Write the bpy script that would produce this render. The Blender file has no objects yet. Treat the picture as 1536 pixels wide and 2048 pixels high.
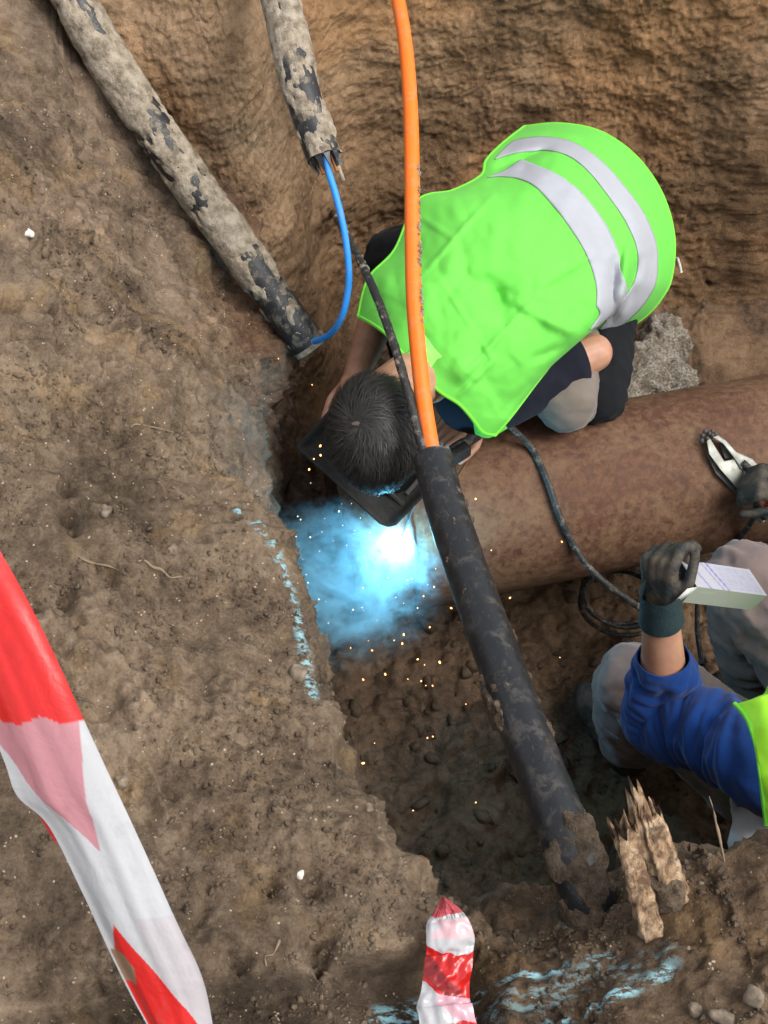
import bpy, bmesh, math, random
import numpy as np
from mathutils import Vector, Matrix

# ------------------------------------------------------------------ camera, sky, sun, exposure
R = math.radians
S = bpy.context.scene
COL = S.collection
FPX = 2400.0                      # focal length in pixels of the 1536 x 2048 photograph
PITCH = R(55)                     # the photographer looks steeply down into the trench
EYE = np.array((0.0, 0.0, 1.45))
FWD = np.array((0, math.cos(PITCH), -math.sin(PITCH)))
UPV = np.array((0, math.sin(PITCH), math.cos(PITCH)))

cam = bpy.data.cameras.new('camera')
cam.sensor_fit = 'VERTICAL'; cam.sensor_height = 36.0
cam.lens = 36.0 * FPX / 2048.0
cam.clip_start = 0.05; cam.clip_end = 500
cam.dof.use_dof = True; cam.dof.focus_distance = 2.35; cam.dof.aperture_fstop = 20
camo = bpy.data.objects.new('camera', cam); COL.objects.link(camo)
camo.location = EYE; camo.rotation_euler = (R(90) - PITCH, 0, 0)
S.camera = camo

SUN_EL, SUN_AZ = R(56), R(115)     # azimuth measured from +y towards +x
w = bpy.data.worlds.new('World'); S.world = w; w.use_nodes = True
nt = w.node_tree; nt.nodes.clear()
sky = nt.nodes.new('ShaderNodeTexSky'); sky.sky_type = 'NISHITA'; sky.sun_disc = False
sky.sun_elevation = SUN_EL; sky.sun_rotation = SUN_AZ; sky.air_density = 1.0; sky.dust_density = 4.0
hs = nt.nodes.new('ShaderNodeHueSaturation'); hs.inputs['Saturation'].default_value = 0.30
bgn = nt.nodes.new('ShaderNodeBackground'); bgn.inputs['Strength'].default_value = 0.15
wo = nt.nodes.new('ShaderNodeOutputWorld')
nt.links.new(sky.outputs[0], hs.inputs['Color']); nt.links.new(hs.outputs[0], bgn.inputs[0]); nt.links.new(bgn.outputs[0], wo.inputs[0])
sl = bpy.data.lights.new('sun', 'SUN'); sl.energy = 1.2; sl.angle = R(35); sl.color = (1.0, 0.95, 0.87)
slo = bpy.data.objects.new('sun', sl); COL.objects.link(slo)
sd = Vector((math.sin(SUN_AZ) * math.cos(SUN_EL), math.cos(SUN_AZ) * math.cos(SUN_EL), math.sin(SUN_EL)))
slo.rotation_euler = sd.to_track_quat('Z', 'Y').to_euler(); slo.location = sd * 12
S.view_settings.view_transform = 'Standard'; S.view_settings.look = 'None'
S.view_settings.gamma = 1.0; S.view_settings.exposure = 0.75; S.view_settings.use_curve_mapping = False
S.cycles.use_denoising = True
S.cycles.max_bounces = 8; S.cycles.diffuse_bounces = 4; S.cycles.volume_bounces = 1
S.cycles.volume_step_rate = 0.5; S.cycles.volume_max_steps = 256

# ------------------------------------------------------------------ helpers
rng = np.random.default_rng(7); random.seed(7)
def at(px, py, d):
    """point seen at photo pixel px, py at d metres along the view axis"""
    return EYE + d * FWD + np.array(((px - 768) / FPX * d, 0, 0)) + (1024 - py) / FPX * d * UPV
def atz(px, py, z):
    r = FWD + np.array(((px - 768) / FPX, 0, 0)) + (1024 - py) / FPX * UPV
    return EYE + (z - EYE[2]) / r[2] * r
def aty(px, py, y):
    r = FWD + np.array(((px - 768) / FPX, 0, 0)) + (1024 - py) / FPX * UPV
    return EYE + (y - EYE[1]) / r[1] * r
def V3(p): return np.array(p, float)

_perm = np.random.default_rng(3).permutation(256); _perm = np.concatenate([_perm, _perm, _perm])
_g = np.random.default_rng(5).normal(size=(256, 3)); _g /= np.linalg.norm(_g, axis=1)[:, None]
def perlin(p):
    p = np.asarray(p, float); i = np.floor(p).astype(int); f = p - i
    u = f * f * f * (f * (f * 6 - 15) + 10); i &= 255; out = 0
    for dx in (0, 1):
        for dy in (0, 1):
            for dz in (0, 1):
                h = _perm[_perm[_perm[i[:, 0] + dx] + i[:, 1] + dy] + i[:, 2] + dz]
                g = _g[h]; d = f - np.array((dx, dy, dz))
                wgt = (u[:, 0] if dx else 1 - u[:, 0]) * (u[:, 1] if dy else 1 - u[:, 1]) * (u[:, 2] if dz else 1 - u[:, 2])
                out = out + wgt * (g * d).sum(1)
    return out * 1.6
def fbm(p, o=4, lac=2.03, gain=0.5):
    s = 0; a = 1; p = np.asarray(p, float)
    for k in range(o):
        s = s + a * perlin(p + 17.3 * k); p = p * lac; a *= gain
    return s
def ridged(p, o=4):
    s = 0; a = 1; p = np.asarray(p, float)
    for k in range(o):
        s = s + a * (1 - 2 * np.abs(perlin(p + 9.1 * k))); p = p * 2.1; a *= .5
    return s
def worley(p, seed=0):
    """distance to the nearest cell point (0 at the point), cell size 1"""
    p = np.asarray(p, float); i = np.floor(p).astype(int); best = np.full(len(p), 9.0)
    for dx in (-1, 0, 1):
        for dy in (-1, 0, 1):
            for dz in (-1, 0, 1):
                c = i + np.array((dx, dy, dz)); cc = c & 255
                h = _perm[_perm[_perm[cc[:, 0]] + cc[:, 1]] + cc[:, 2] + seed % 200]
                q = c + 0.5 + 0.4 * _g[h]
                best = np.minimum(best, ((p - q) ** 2).sum(1))
    return np.sqrt(best)
def sstep(a, b, x):
    t = np.clip((x - a) / (b - a), 0, 1); return t * t * (3 - 2 * t)
def crom(P, t):
    """Catmull-Rom through control points P (n x k) at parameters t in 0..n-1"""
    P = np.asarray(P, float); n = len(P); t = np.asarray(t, float)
    i = np.clip(np.floor(t).astype(int), 0, n - 2); f = (t - i)[:, None]
    a = P[np.clip(i - 1, 0, n - 1)]; b = P[i]; c = P[i + 1]; d = P[np.clip(i + 2, 0, n - 1)]
    return 0.5 * (2 * b + (c - a) * f + (2 * a - 5 * b + 4 * c - d) * f ** 2 + (3 * b - a - 3 * c + d) * f ** 3)

def mesh_obj(name, verts, faces, mat=None, parent=None, smooth=True, attrs=None, uv=None):
    me = bpy.data.meshes.new(name)
    me.from_pydata([tuple(map(float, v)) for v in verts], [], [tuple(map(int, f)) for f in faces]) if not isinstance(faces, np.ndarray) else fast_mesh(me, verts, faces)
    if smooth: me.polygons.foreach_set('use_smooth', np.ones(len(me.polygons), bool))
    if attrs:
        for k, a in attrs.items():
            if np.ndim(a) == 1:
                at_ = me.attributes.new(k, 'FLOAT', 'POINT'); at_.data.foreach_set('value', np.asarray(a, np.float32))
            else:
                at_ = me.color_attributes.new(k, 'FLOAT_COLOR', 'POINT')
                c = np.ones((len(a), 4), np.float32); c[:, :3] = a; at_.data.foreach_set('color', c.ravel())
    me.update()
    o = bpy.data.objects.new(name, me); COL.objects.link(o)
    if mat: me.materials.append(mat)
    if parent: o.parent = parent
    return o
def fast_mesh(me, verts, faces):
    v = np.asarray(verts, np.float32); f = np.asarray(faces, np.int32); k = f.shape[1]
    me.vertices.add(len(v)); me.vertices.foreach_set('co', v.ravel())
    me.loops.add(f.size); me.loops.foreach_set('vertex_index', f.ravel())
    me.polygons.add(len(f)); me.polygons.foreach_set('loop_start', np.arange(0, f.size, k, dtype=np.int32))
    me.update(calc_edges=True); me.validate()
def grid_faces(nu, nv, wrap_v=False, wrap_u=False):
    a = np.arange(nu * nv).reshape(nu, nv)
    if wrap_v: a = np.concatenate([a, a[:, :1]], 1)
    if wrap_u: a = np.concatenate([a, a[:1]], 0)
    return np.stack([a[:-1, :-1], a[1:, :-1], a[1:, 1:], a[:-1, 1:]], -1).reshape(-1, 4)
def grid_normals(P):
    du = np.gradient(P, axis=0); dv = np.gradient(P, axis=1)
    n = np.cross(du, dv); n /= np.linalg.norm(n, axis=-1)[..., None] + 1e-12
    return n
def frames(C):
    T = np.gradient(C, axis=0); T /= np.linalg.norm(T, axis=1)[:, None]
    n = np.cross(T[0], (0.3, 0.2, 1.0)); n /= np.linalg.norm(n); N = [n]
    for k in range(1, len(C)):
        n = N[-1] - T[k] * (N[-1] @ T[k]); n /= np.linalg.norm(n); N.append(n)
    N = np.array(N); return T, N, np.cross(T, N)
def path(P, n):
    P = np.array([V3(p) for p in P]); C = crom(P, np.linspace(0, len(P) - 1, n * 4))
    L = np.concatenate([[0], np.cumsum(np.linalg.norm(np.diff(C, axis=0), axis=1))])
    t = np.linspace(0, L[-1], n)
    return np.stack([np.interp(t, L, C[:, k]) for k in range(3)], 1), L[-1]
def tube(C, rad, nseg=16, caps=True, disp=None):
    """quads (with capped ends) of a tube along C; rad scalar or per point; disp(theta grid, s grid, xyz) adds to the radius"""
    T, N, B = frames(C); n = len(C); th = np.linspace(0, 2 * np.pi, nseg, endpoint=False)
    rad = np.broadcast_to(np.asarray(rad, float), (n,))
    dirs = N[:, None] * np.cos(th)[None, :, None] + B[:, None] * np.sin(th)[None, :, None]
    r = np.repeat(rad[:, None], nseg, 1)
    P = C[:, None] + dirs * r[..., None]
    if disp is not None:
        r = r + disp(P.reshape(-1, 3)).reshape(n, nseg); P = C[:, None] + dirs * r[..., None]
    v = P.reshape(-1, 3); f = grid_faces(n, nseg, wrap_v=True)[:, ::-1]
    if caps:
        v = np.concatenate([v, C[:1], C[-1:]]); a, b = n * nseg, n * nseg + 1
        k = np.arange(nseg); k2 = (k + 1) % nseg
        c0 = np.stack([k, k2, np.full(nseg, a), np.full(nseg, a)], 1)
        c1 = np.stack([(n - 1) * nseg + k2, (n - 1) * nseg + k, np.full(nseg, b), np.full(nseg, b)], 1)
        fl = [tuple(q) for q in f] + [tuple(q[:3]) for q in c0] + [tuple(q[:3]) for q in c1]
        return v, fl
    return v, f
def tube_obj(name, P, rad, mat, parent=None, n=60, nseg=16, caps=True, disp=None):
    C, L = path(P, n)
    if np.ndim(rad): rad = np.interp(np.linspace(0, 1, n), np.linspace(0, 1, len(rad)), rad)
    v, f = tube(C, rad, nseg, caps, disp)
    return mesh_obj(name, v, f, mat, parent)
class MB:
    """collects pieces into one mesh"""
    def __init__(s): s.v = []; s.f = []; s.n = 0
    def add(s, v, f):
        v = np.asarray(v, float); s.v.append(v); s.f += [tuple(int(i) + s.n for i in q) for q in f]; s.n += len(v); return s
    def capsule(s, a, b, ra, rb, seg=14):
        a, b = V3(a), V3(b); d = b - a; L = np.linalg.norm(d); d = d / max(L, 1e-9)
        ks = np.linspace(-np.pi / 2, 0, 5); C = []; r = []
        for k in ks: C.append(a + d * ra * math.sin(k)); r.append(max(ra * math.cos(k), 1e-4))
        for k in np.linspace(0, np.pi / 2, 5): C.append(b + d * rb * math.sin(k)); r.append(max(rb * math.cos(k), 1e-4))
        C = np.array(C)
        if L < 1e-6: C[5:] += d * 1e-6
        n = np.cross(d, (0.31, 0.2, 1.0)); n /= np.linalg.norm(n); bb = np.cross(d, n)
        th = np.linspace(0, 2 * np.pi, seg, endpoint=False); dirs = np.cos(th)[:, None] * n + np.sin(th)[:, None] * bb
        P = C[:, None] + dirs[None] * np.array(r)[:, None, None]
        return s.add(P.reshape(-1, 3), grid_faces(10, seg, wrap_v=True)[:, ::-1])
    def chain(s, pts, rads):
        for i in range(len(pts) - 1): s.capsule(pts[i], pts[i + 1], rads[i], rads[i + 1])
        return s
    def ellip(s, c, r, rot=None, nu=12, nv=18):
        u = np.linspace(-np.pi / 2 + .02, np.pi / 2 - .02, nu); v = np.linspace(0, 2 * np.pi, nv, endpoint=False)
        P = np.stack([np.cos(u)[:, None] * np.cos(v), np.cos(u)[:, None] * np.sin(v), np.sin(u)[:, None] + 0 * v], -1) * np.array(r)
        if rot is not None: P = P @ np.asarray(rot).T
        return s.add(P.reshape(-1, 3) + V3(c), grid_faces(nu, nv, wrap_v=True)[:, ::-1])
    def box(s, c, half, rot=None):
        P = np.array([(x, y, z) for x in (-1, 1) for y in (-1, 1) for z in (-1, 1)], float) * np.array(half)
        if rot is not None: P = P @ np.asarray(rot).T
        return s.add(P + V3(c), [(0, 1, 3, 2), (4, 6, 7, 5), (0, 4, 5, 1), (2, 3, 7, 6), (0, 2, 6, 4), (1, 5, 7, 3)])
    def build(s, name, mat=None, parent=None, smooth=True):
        return mesh_obj(name, np.concatenate(s.v), s.f, mat, parent, smooth)
def modded(o, mods):
    """apply modifiers (type, settings) and keep the result as the object's mesh"""
    for t, kw in mods:
        m = o.modifiers.new(t, t)
        for k, v in kw.items(): setattr(m, k, v)
    dg = bpy.context.evaluated_depsgraph_get(); dg.update()
    me = bpy.data.meshes.new_from_object(o.evaluated_get(dg)); mats = list(o.data.materials)
    o.modifiers.clear(); old = o.data; o.data = me; me.name = o.name
    if not me.materials:
        for m in mats: me.materials.append(m)
    bpy.data.meshes.remove(old)
    me.polygons.foreach_set('use_smooth', np.ones(len(me.polygons), bool)); return o
def fuse(mb, name, mat, parent, voxel=0.006, smooth=6):
    o = mb.build(name, mat, parent)
    return modded(o, [('REMESH', dict(mode='VOXEL', voxel_size=voxel)), ('SMOOTH', dict(factor=0.5, iterations=smooth))])
def co_of(o):
    a = np.empty(len(o.data.vertices) * 3, np.float32); o.data.vertices.foreach_get('co', a); return a.reshape(-1, 3).astype(float)
def nrm_of(o):
    a = np.empty(len(o.data.vertices) * 3, np.float32); o.data.vertices.foreach_get('normal', a); return a.reshape(-1, 3).astype(float)
def set_co(o, c):
    o.data.vertices.foreach_set('co', np.asarray(c, np.float32).ravel()); o.data.update()
def thing(name, label, cat, loc=(0, 0, 0), group=None):
    """an Empty at the thing's base; parts are built in world space and re-based by settle()"""
    o = bpy.data.objects.new(name, None); COL.objects.link(o); o.empty_display_size = .05
    o.location = loc; return tag(o, label, cat, group)
def tag(o, label=None, cat=None, group=None, kind=None):
    if label: o['label'] = label
    if cat: o['category'] = cat
    if group: o['group'] = group
    if kind: o['kind'] = kind
    return o
def settle():
    """give each child the inverse of its parent so that world-space meshes stay where they were built"""
    bpy.context.view_layer.update()
    kids = [o for o in bpy.data.objects if o.parent]
    for level in (1, 2):
        for o in kids:
            if (2 if o.parent.parent else 1) == level: o.matrix_parent_inverse = o.parent.matrix_world.inverted()
        bpy.context.view_layer.update()
def rotm(ax, ang):
    return np.array(Matrix.Rotation(ang, 3, Vector(ax)))
def basis(x, y):
    """rotation whose columns are x, y (made square to x) and their cross product"""
    x = V3(x); x /= np.linalg.norm(x); y = V3(y); y -= x * (x @ y); y /= np.linalg.norm(y)
    return np.stack([x, y, np.cross(x, y)], 1)

# ------------------------------------------------------------------ materials
class NT:
    def __init__(s, name):
        s.m = bpy.data.materials.new(name); s.m.use_nodes = True; s.t = s.m.node_tree
        s.b = s.t.nodes['Principled BSDF']; s.out = s.t.nodes['Material Output']
    def n(s, t, **kw):
        k = s.t.nodes.new('ShaderNode' + t)
        for a, v in kw.items():
            if a in k.inputs: k.inputs[a].default_value = v
            else: setattr(k, a, v)
        return k
    def l(s, a, b): s.t.links.new(a, b)
    def co(s):
        if not hasattr(s, '_co'): s._co = s.n('TexCoord').outputs['Object']
        return s._co
    def noise(s, scale, detail=6, rough=.6, dist=0, stretch=None):
        k = s.n('TexNoise'); k.inputs['Scale'].default_value = scale; k.inputs['Detail'].default_value = detail
        k.inputs['Roughness'].default_value = rough; k.inputs['Distortion'].default_value = dist
        c = s.co()
        if stretch:
            mp = s.n('Mapping'); mp.inputs['Scale'].default_value = stretch; s.l(c, mp.inputs[0]); c = mp.outputs[0]
        s.l(c, k.inputs['Vector']); return k.outputs['Fac']
    def ramp(s, fac, stops, interp='LINEAR'):
        k = s.n('ValToRGB'); e = k.color_ramp.elements; k.color_ramp.interpolation = interp
        while len(e) > 1: e.remove(e[-1])
        for i, (p, c) in enumerate(stops):
            if np.ndim(c) == 0: c = (c, c, c)
            el = e[0] if i == 0 else e.new(p)
            el.position = p; el.color = (*c, 1)
        s.l(fac, k.inputs[0]); return k.outputs[0]
    def mix(s, fac, a, b, mode='MIX'):
        k = s.n('Mix', data_type='RGBA', blend_type=mode)
        for i, x in ((0, fac), (6, a), (7, b)):
            if hasattr(x, 'is_linked'): s.l(x, k.inputs[i])
            elif i == 0: k.inputs[0].default_value = x
            else: k.inputs[i].default_value = (*x, 1)
        return k.outputs[2]
    def math(s, op, a, b=0.0, clamp=False):
        k = s.n('Math', operation=op); k.use_clamp = clamp
        for i, x in enumerate((a, b)):
            if hasattr(x, 'is_linked'): s.l(x, k.inputs[i])
            else: k.inputs[i].default_value = x
        return k.outputs[0]
    def attr(s, name, vec=False):
        k = s.n('Attribute'); k.attribute_name = name; return k.outputs['Color' if vec else 'Fac']
    def bump(s, h, strength=.5, dist=.01, prev=None):
        k = s.n('Bump'); k.inputs['Strength'].default_value = strength; k.inputs['Distance'].default_value = dist
        s.l(h, k.inputs['Height'])
        if prev: s.l(prev, k.inputs['Normal'])
        return k.outputs[0]
    def set(s, color=None, rough=None, normal=None, **kw):
        for nm, x in (('Base Color', color), ('Roughness', rough), ('Normal', normal)):
            if x is None: continue
            if hasattr(x, 'is_linked'): s.l(x, s.b.inputs[nm])
            else: s.b.inputs[nm].default_value = (*x, 1) if np.ndim(x) else x
        for k, v in kw.items():
            k = k.replace('_', ' ')
            if hasattr(v, 'is_linked'): s.l(v, s.b.inputs[k])
            else: s.b.inputs[k].default_value = v
        return s.m

def soil_mat(name, dark, mid, light, tint=None, wet=0.0, grit=1.0, streak=None):
    """damp earth: broad colour fields, crumbs, pale grit; 'tint' is a vertex colour multiplied in, 'paint' a sprayed mark"""
    t = NT(name)
    n1 = t.noise(5, 5, .6, .4); n2 = t.noise(38, 6, .65, .3, streak); n3 = t.noise(210, 4, .7)
    f = t.math('ADD', t.math('MULTIPLY', n1, .45), t.math('ADD', t.math('MULTIPLY', n2, .4), t.math('MULTIPLY', n3, .25)))
    c = t.ramp(f, [(.44, dark), (.545, mid), (.65, light)])
    if tint: c = t.mix(1.0, c, t.attr(tint, True), 'MULTIPLY')
    vo = t.n('TexVoronoi', Scale=150.0 ); vo.inputs['Randomness'].default_value = 1; t.l(t.co(), vo.inputs['Vector'])
    spk = t.math('MULTIPLY', t.math('LESS_THAN', vo.outputs['Distance'], .26), t.math('GREATER_THAN', t.noise(61, 2, .5), .64))
    spk = t.math('MULTIPLY', spk, grit)
    c = t.mix(spk, c, (.40, .33, .24))
    if name == 'bank_soil':
        pf = t.math('MULTIPLY', t.attr('paint'), t.ramp(t.noise(70, 5, .7, .2, (.55, 1.6, 1)), [(.47, 0), (.56, 1)]))
        c = t.mix(pf, c, (.30, .56, .62))
    r = t.ramp(t.noise(14, 4), [(.35, .95 - wet), (.7, .80 - wet * .4)])
    h = t.math('ADD', t.math('MULTIPLY', n2, .6), t.math('MULTIPLY', n3, .35))
    h = t.math('ADD', h, t.math('MULTIPLY', t.noise(520, 3, .7), .12))
    nb = t.bump(h, .7, .018)
    return t.set(c, r, nb, Specular_IOR_Level=.25)
M = {}
M['bank'] = soil_mat('bank_soil', (.056, .039, .025), (.138, .098, .064), (.225, .168, .115), 'tint')
M['wall'] = soil_mat('wall_soil', (.092, .056, .029), (.188, .116, .062), (.265, .172, .098), 'tint', .1, .5, (1, 1, 1.3))
M['floor'] = soil_mat('floor_soil', (.040, .027, .017), (.108, .072, .046), (.165, .115, .074), 'tint', .25, .3)
M['ground'] = soil_mat('ground_soil', (.07, .052, .036), (.15, .112, .08), (.23, .18, .135))
M['crumb'] = soil_mat('crumb_soil', (.045, .032, .022), (.115, .083, .056), (.19, .145, .10), None, .1, .4)

M['clod'] = soil_mat('clod_soil', (.040, .027, .017), (.10, .068, .043), (.15, .106, .07), None, .2, .1)
def mud_mat():
    t = NT('dried_mud'); n = t.noise(45, 6, .65); n3 = t.noise(260, 3, .7)
    c = t.ramp(n, [(.36, (.17, .138, .10)), (.5, (.31, .26, .195)), (.64, (.42, .36, .285))])
    return t.set(c, .95, t.bump(t.math('ADD', n, t.math('MULTIPLY', n3, .4)), .8, .012), Specular_IOR_Level=.15)
M['mud'] = mud_mat()
def darkmud_mat():
    t = NT('damp_mud'); n = t.noise(60, 6, .65); n3 = t.noise(240, 3, .7)
    c = t.ramp(n, [(.3, (.05, .036, .024)), (.5, (.12, .088, .060)), (.7, (.20, .155, .11))])
    return t.set(c, .9, t.bump(t.math('ADD', n, t.math('MULTIPLY', n3, .5)), .9, .014), Specular_IOR_Level=.2)
M['damp_mud'] = darkmud_mat()
def poly_mat(name, col, rough, dust=.3, dustcol=(.30, .26, .21), scale=30):
    t = NT(name); n = t.noise(scale, 7, .75, .3)
    f = t.math('MULTIPLY', t.ramp(n, [(.52, 0), (.62, 1)]), dust)
    sc = t.math('MULTIPLY', t.ramp(t.noise(260, 2, .5, 0, (1, .25, 1)), [(.66, 0), (.70, 1)]), dust * .9)
    c = t.mix(t.math('MAXIMUM', f, sc), col, dustcol)
    r = t.ramp(n, [(.35, rough), (.65, min(1, rough + .3))])
    return t.set(c, r, t.bump(t.noise(300, 3), .12, .003))
M['black_pe'] = poly_mat('black_polyethylene', (.012, .013, .015), .32, .3)
M['black_pe_clean'] = poly_mat('black_conduit', (.011, .012, .014), .26, .14)
M['black_rubber'] = poly_mat('black_rubber', (.018, .018, .018), .5, .5, scale=55)
M['muddy_pe'] = poly_mat('mud_filmed_polyethylene', (.014, .015, .017), .4, .85, (.19, .16, .12), 26)
M['blue_pe'] = poly_mat('blue_plastic', (.015, .26, .80), .38, .25, scale=45)
M['orange_pe'] = poly_mat('orange_plastic', (.86, .165, .008), .36, .22, scale=40)
M['copper'] = NT('oxidised_core').set((.35, .12, .03), .6)

def rust_mat():
    t = NT('rusty_steel'); n1 = t.noise(6, 6, .65, .5); n2 = t.noise(55, 6, .7, .3); n3 = t.noise(16, 5, .6, .8)
    c = t.ramp(n2, [(.36, (.070, .032, .018)), (.5, (.105, .048, .027)), (.64, (.140, .070, .040))])
    dirt = t.ramp(t.math('ADD', t.math('MULTIPLY', n1, .65), t.math('MULTIPLY', n2, .35)), [(.46, 0), (.60, 1)])
    c = t.mix(t.math('MULTIPLY', dirt, .65), c, (.185, .115, .066))
    c = t.mix(t.math('MULTIPLY', t.ramp(n3, [(.55, 0), (.68, 1)]), .45), c, (.060, .026, .016))
    return t.set(c, t.ramp(n2, [(.3, .62), (.7, .9)]), t.bump(t.math('ADD', n2, n3), .35, .006), Specular_IOR_Level=.35)
M['rust'] = rust_mat()
def cloth_mat(name, col, rough=.85, weave=900, var=.12, sheen=.2, bump=.15):
    t = NT(name); n = t.noise(9, 5, .6); n2 = t.noise(weave, 2, .5)
    c = t.mix(t.ramp(n, [(.35, 0), (.7, 1)]), tuple(x * (1 - var) for x in col), tuple(min(1, x * (1 + var)) for x in col))
    return t.set(c, rough, t.bump(t.math('ADD', t.noise(30, 4), t.math('MULTIPLY', n2, .3)), bump, .006), Sheen_Weight=sheen, Specular_IOR_Level=.2)
M['vest'] = cloth_mat('fluorescent_green_fabric', (.132, .555, .070), .75, 1200, .03, .05, .10)
M['vest2'] = cloth_mat('fluorescent_yellow_green_fabric', (.42, .95, .04), .75, 1200, .03, .05, .10)
M['vest_edge'] = cloth_mat('lime_edge_binding', (.17, .64, .05), .8, 900, .02, .05, .1)
M['reflect'] = cloth_mat('silver_reflective_tape', (.36, .375, .41), .5, 1500, .05, 0, .08)
M['tagm'] = cloth_mat('pale_label_fabric', (.32, .82, .17), .6, 900, .02, 0, .05)
M['navy'] = cloth_mat('navy_cotton', (.009, .010, .018), .95, 700, .2, .03, .3)
M['black_cloth'] = cloth_mat('black_work_cloth', (.007, .008, .010), .9, 700, .2, .02, .25)
M['grey_cloth'] = cloth_mat('grey_brown_work_cloth', (.15, .125, .105), .9, 700, .15, .2, .2)
M['mauve'] = cloth_mat('mauve_grey_work_cloth', (.190, .140, .132), .9, 700, .14, .25, .25)
M['blue'] = cloth_mat('royal_blue_fleece', (.006, .040, .19), .95, 500, .25, .12, .3)
M['white_cloth'] = cloth_mat('white_cloth', (.62, .63, .64), .9, 600, .1, .1, .2)
def skin_mat():
    t = NT('skin'); n = t.noise(22, 5, .6)
    c = t.ramp(n, [(.3, (.36, .175, .11)), (.7, (.49, .265, .175))])
    return t.set(c, .5, t.bump(t.noise(330, 3), .15, .003), Subsurface_Weight=.08, Subsurface_Scale=.01)
M['skin'] = skin_mat()
M['hair'] = NT('black_hair').set((.026, .024, .022), .55)
M['hair_cap'] = NT('black_hair_roots').set((.010, .009, .008), .9)
M['scalp'] = NT('scalp_skin').set((.05, .036, .03), .7)
def glove_mat(name, col, dirt):
    t = NT(name); n = t.noise(26, 6, .65)
    c = t.mix(t.ramp(n, [(.42, 0), (.62, 1)]), col, dirt)
    return t.set(c, .75, t.bump(t.noise(180, 4), .35, .006))
M['glove'] = glove_mat('black_coated_glove', (.012, .016, .017), (.085, .065, .045))
M['glove_cuff'] = glove_mat('teal_knit_cuff', (.008, .024, .030), (.012, .03, .035))
M['boot'] = glove_mat('muddy_black_boot', (.015, .014, .012), (.075, .055, .038))
M['mask'] = glove_mat('black_fibre_shield', (.012, .013, .013), (.022, .021, .019))
M['mask_dark'] = NT('dark_lens_glass').set((.006, .007, .008), .12)
M['steel'] = poly_mat('scuffed_steel', (.26, .265, .235), .4, .35, (.2, .17, .13)); M['steel'].node_tree.nodes['Principled BSDF'].inputs['Metallic'].default_value = .55
M['dark_steel'] = poly_mat('dark_burnt_steel', (.06, .058, .055), .45, .3)
M['red_plastic'] = NT('red_plastic').set((.35, .03, .02), .5)
def wood_mat():
    t = NT('torn_pine'); n = t.noise(60, 6, .65, .6, (1, 1, .18)); d = t.noise(26, 6, .7)
    c = t.ramp(n, [(.38, (.12, .065, .035)), (.5, (.34, .22, .125)), (.62, (.52, .39, .26))])
    c = t.mix(t.math('MULTIPLY', t.ramp(d, [(.50, 0), (.60, 1)]), .85), c, (.085, .055, .034))
    return t.set(c, .85, t.bump(n, .9, .008))
M['wood'] = wood_mat()
def conc_mat():
    t = NT('rough_concrete'); n = t.noise(20, 6, .7); n2 = t.noise(130, 5, .7)
    c = t.ramp(n2, [(.36, (.14, .115, .085)), (.5, (.31, .275, .22)), (.62, (.48, .44, .37))])
    c = t.mix(t.math('MULTIPLY', t.ramp(n, [(.50, 0), (.58, 1)]), .7), c, (.13, .09, .055))
    return t.set(c, .95, t.bump(n2, 1.0, .015))
M['concrete'] = conc_mat()
M['stone'] = None; t_ = NT('pale_stone'); M['stone'] = t_.set(t_.ramp(t_.noise(60, 5, .6), [(.35, (.09, .068, .046)), (.65, (.24, .19, .135))]), .85, t_.bump(t_.noise(160, 4), .4, .004))
M['white_stone'] = None; t_ = NT('white_stone'); M['white_stone'] = t_.set(t_.ramp(t_.noise(60, 5, .6), [(.3, (.40, .36, .30)), (.6, (.62, .60, .56))]), .6)
M['root'] = NT('dry_root').set((.21, .155, .10), .9)
def tape_mat(name, rough, trans):
    t = NT(name); c = t.attr('print', True)
    n = t.noise(40, 5, .6); c = t.mix(t.math('MULTIPLY', t.ramp(n, [(.60, 0), (.72, 1)]), .12), c, (.25, .2, .15))
    t.set(c, rough, t.bump(t.noise(28, 4, .6, .4, (1, 1, 1)), .25, .01), Coat_Weight=.3, Coat_Roughness=.15)
    tr = t.n('BsdfTranslucent'); t.l(c, tr.inputs[0]); mx = t.n('MixShader'); mx.inputs[0].default_value = trans
    t.l(t.b.outputs[0], mx.inputs[1]); t.l(tr.outputs[0], mx.inputs[2]); t.l(mx.outputs[0], t.out.inputs[0]); return t.m
M['tape'] = tape_mat('red_white_plastic_film', .38, .25)
M['tape_gloss'] = tape_mat('glossy_red_white_plastic_film', .12, .2)
def card_mat():
    t = NT('printed_carton'); n = t.noise(40, 4); uvn = t.n('UVMap').outputs[0] if False else None
    c = t.attr('print', True); c = t.mix(t.math('MULTIPLY', t.ramp(n, [(.55, 0), (.7, 1)]), .3), c, (.35, .32, .27))
    return t.set(c, .55, t.bump(n, .1, .004))
M['carton'] = card_mat()
def emit(name, col, k):
    t = NT(name); return t.set((0, 0, 0), .5, Emission_Color=(*col, 1), Emission_Strength=k)
M['arc'] = emit('arc_glow', (.75, .9, 1.0), 150)
M['spark'] = emit('spark_glow', (1.0, .42, .13), 3.5)
M['spark_hot'] = emit('hot_spark_glow', (1.0, .80, .58), 3.5)
ARC_W, SMOKE_D = 3.3, 15.0

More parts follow.
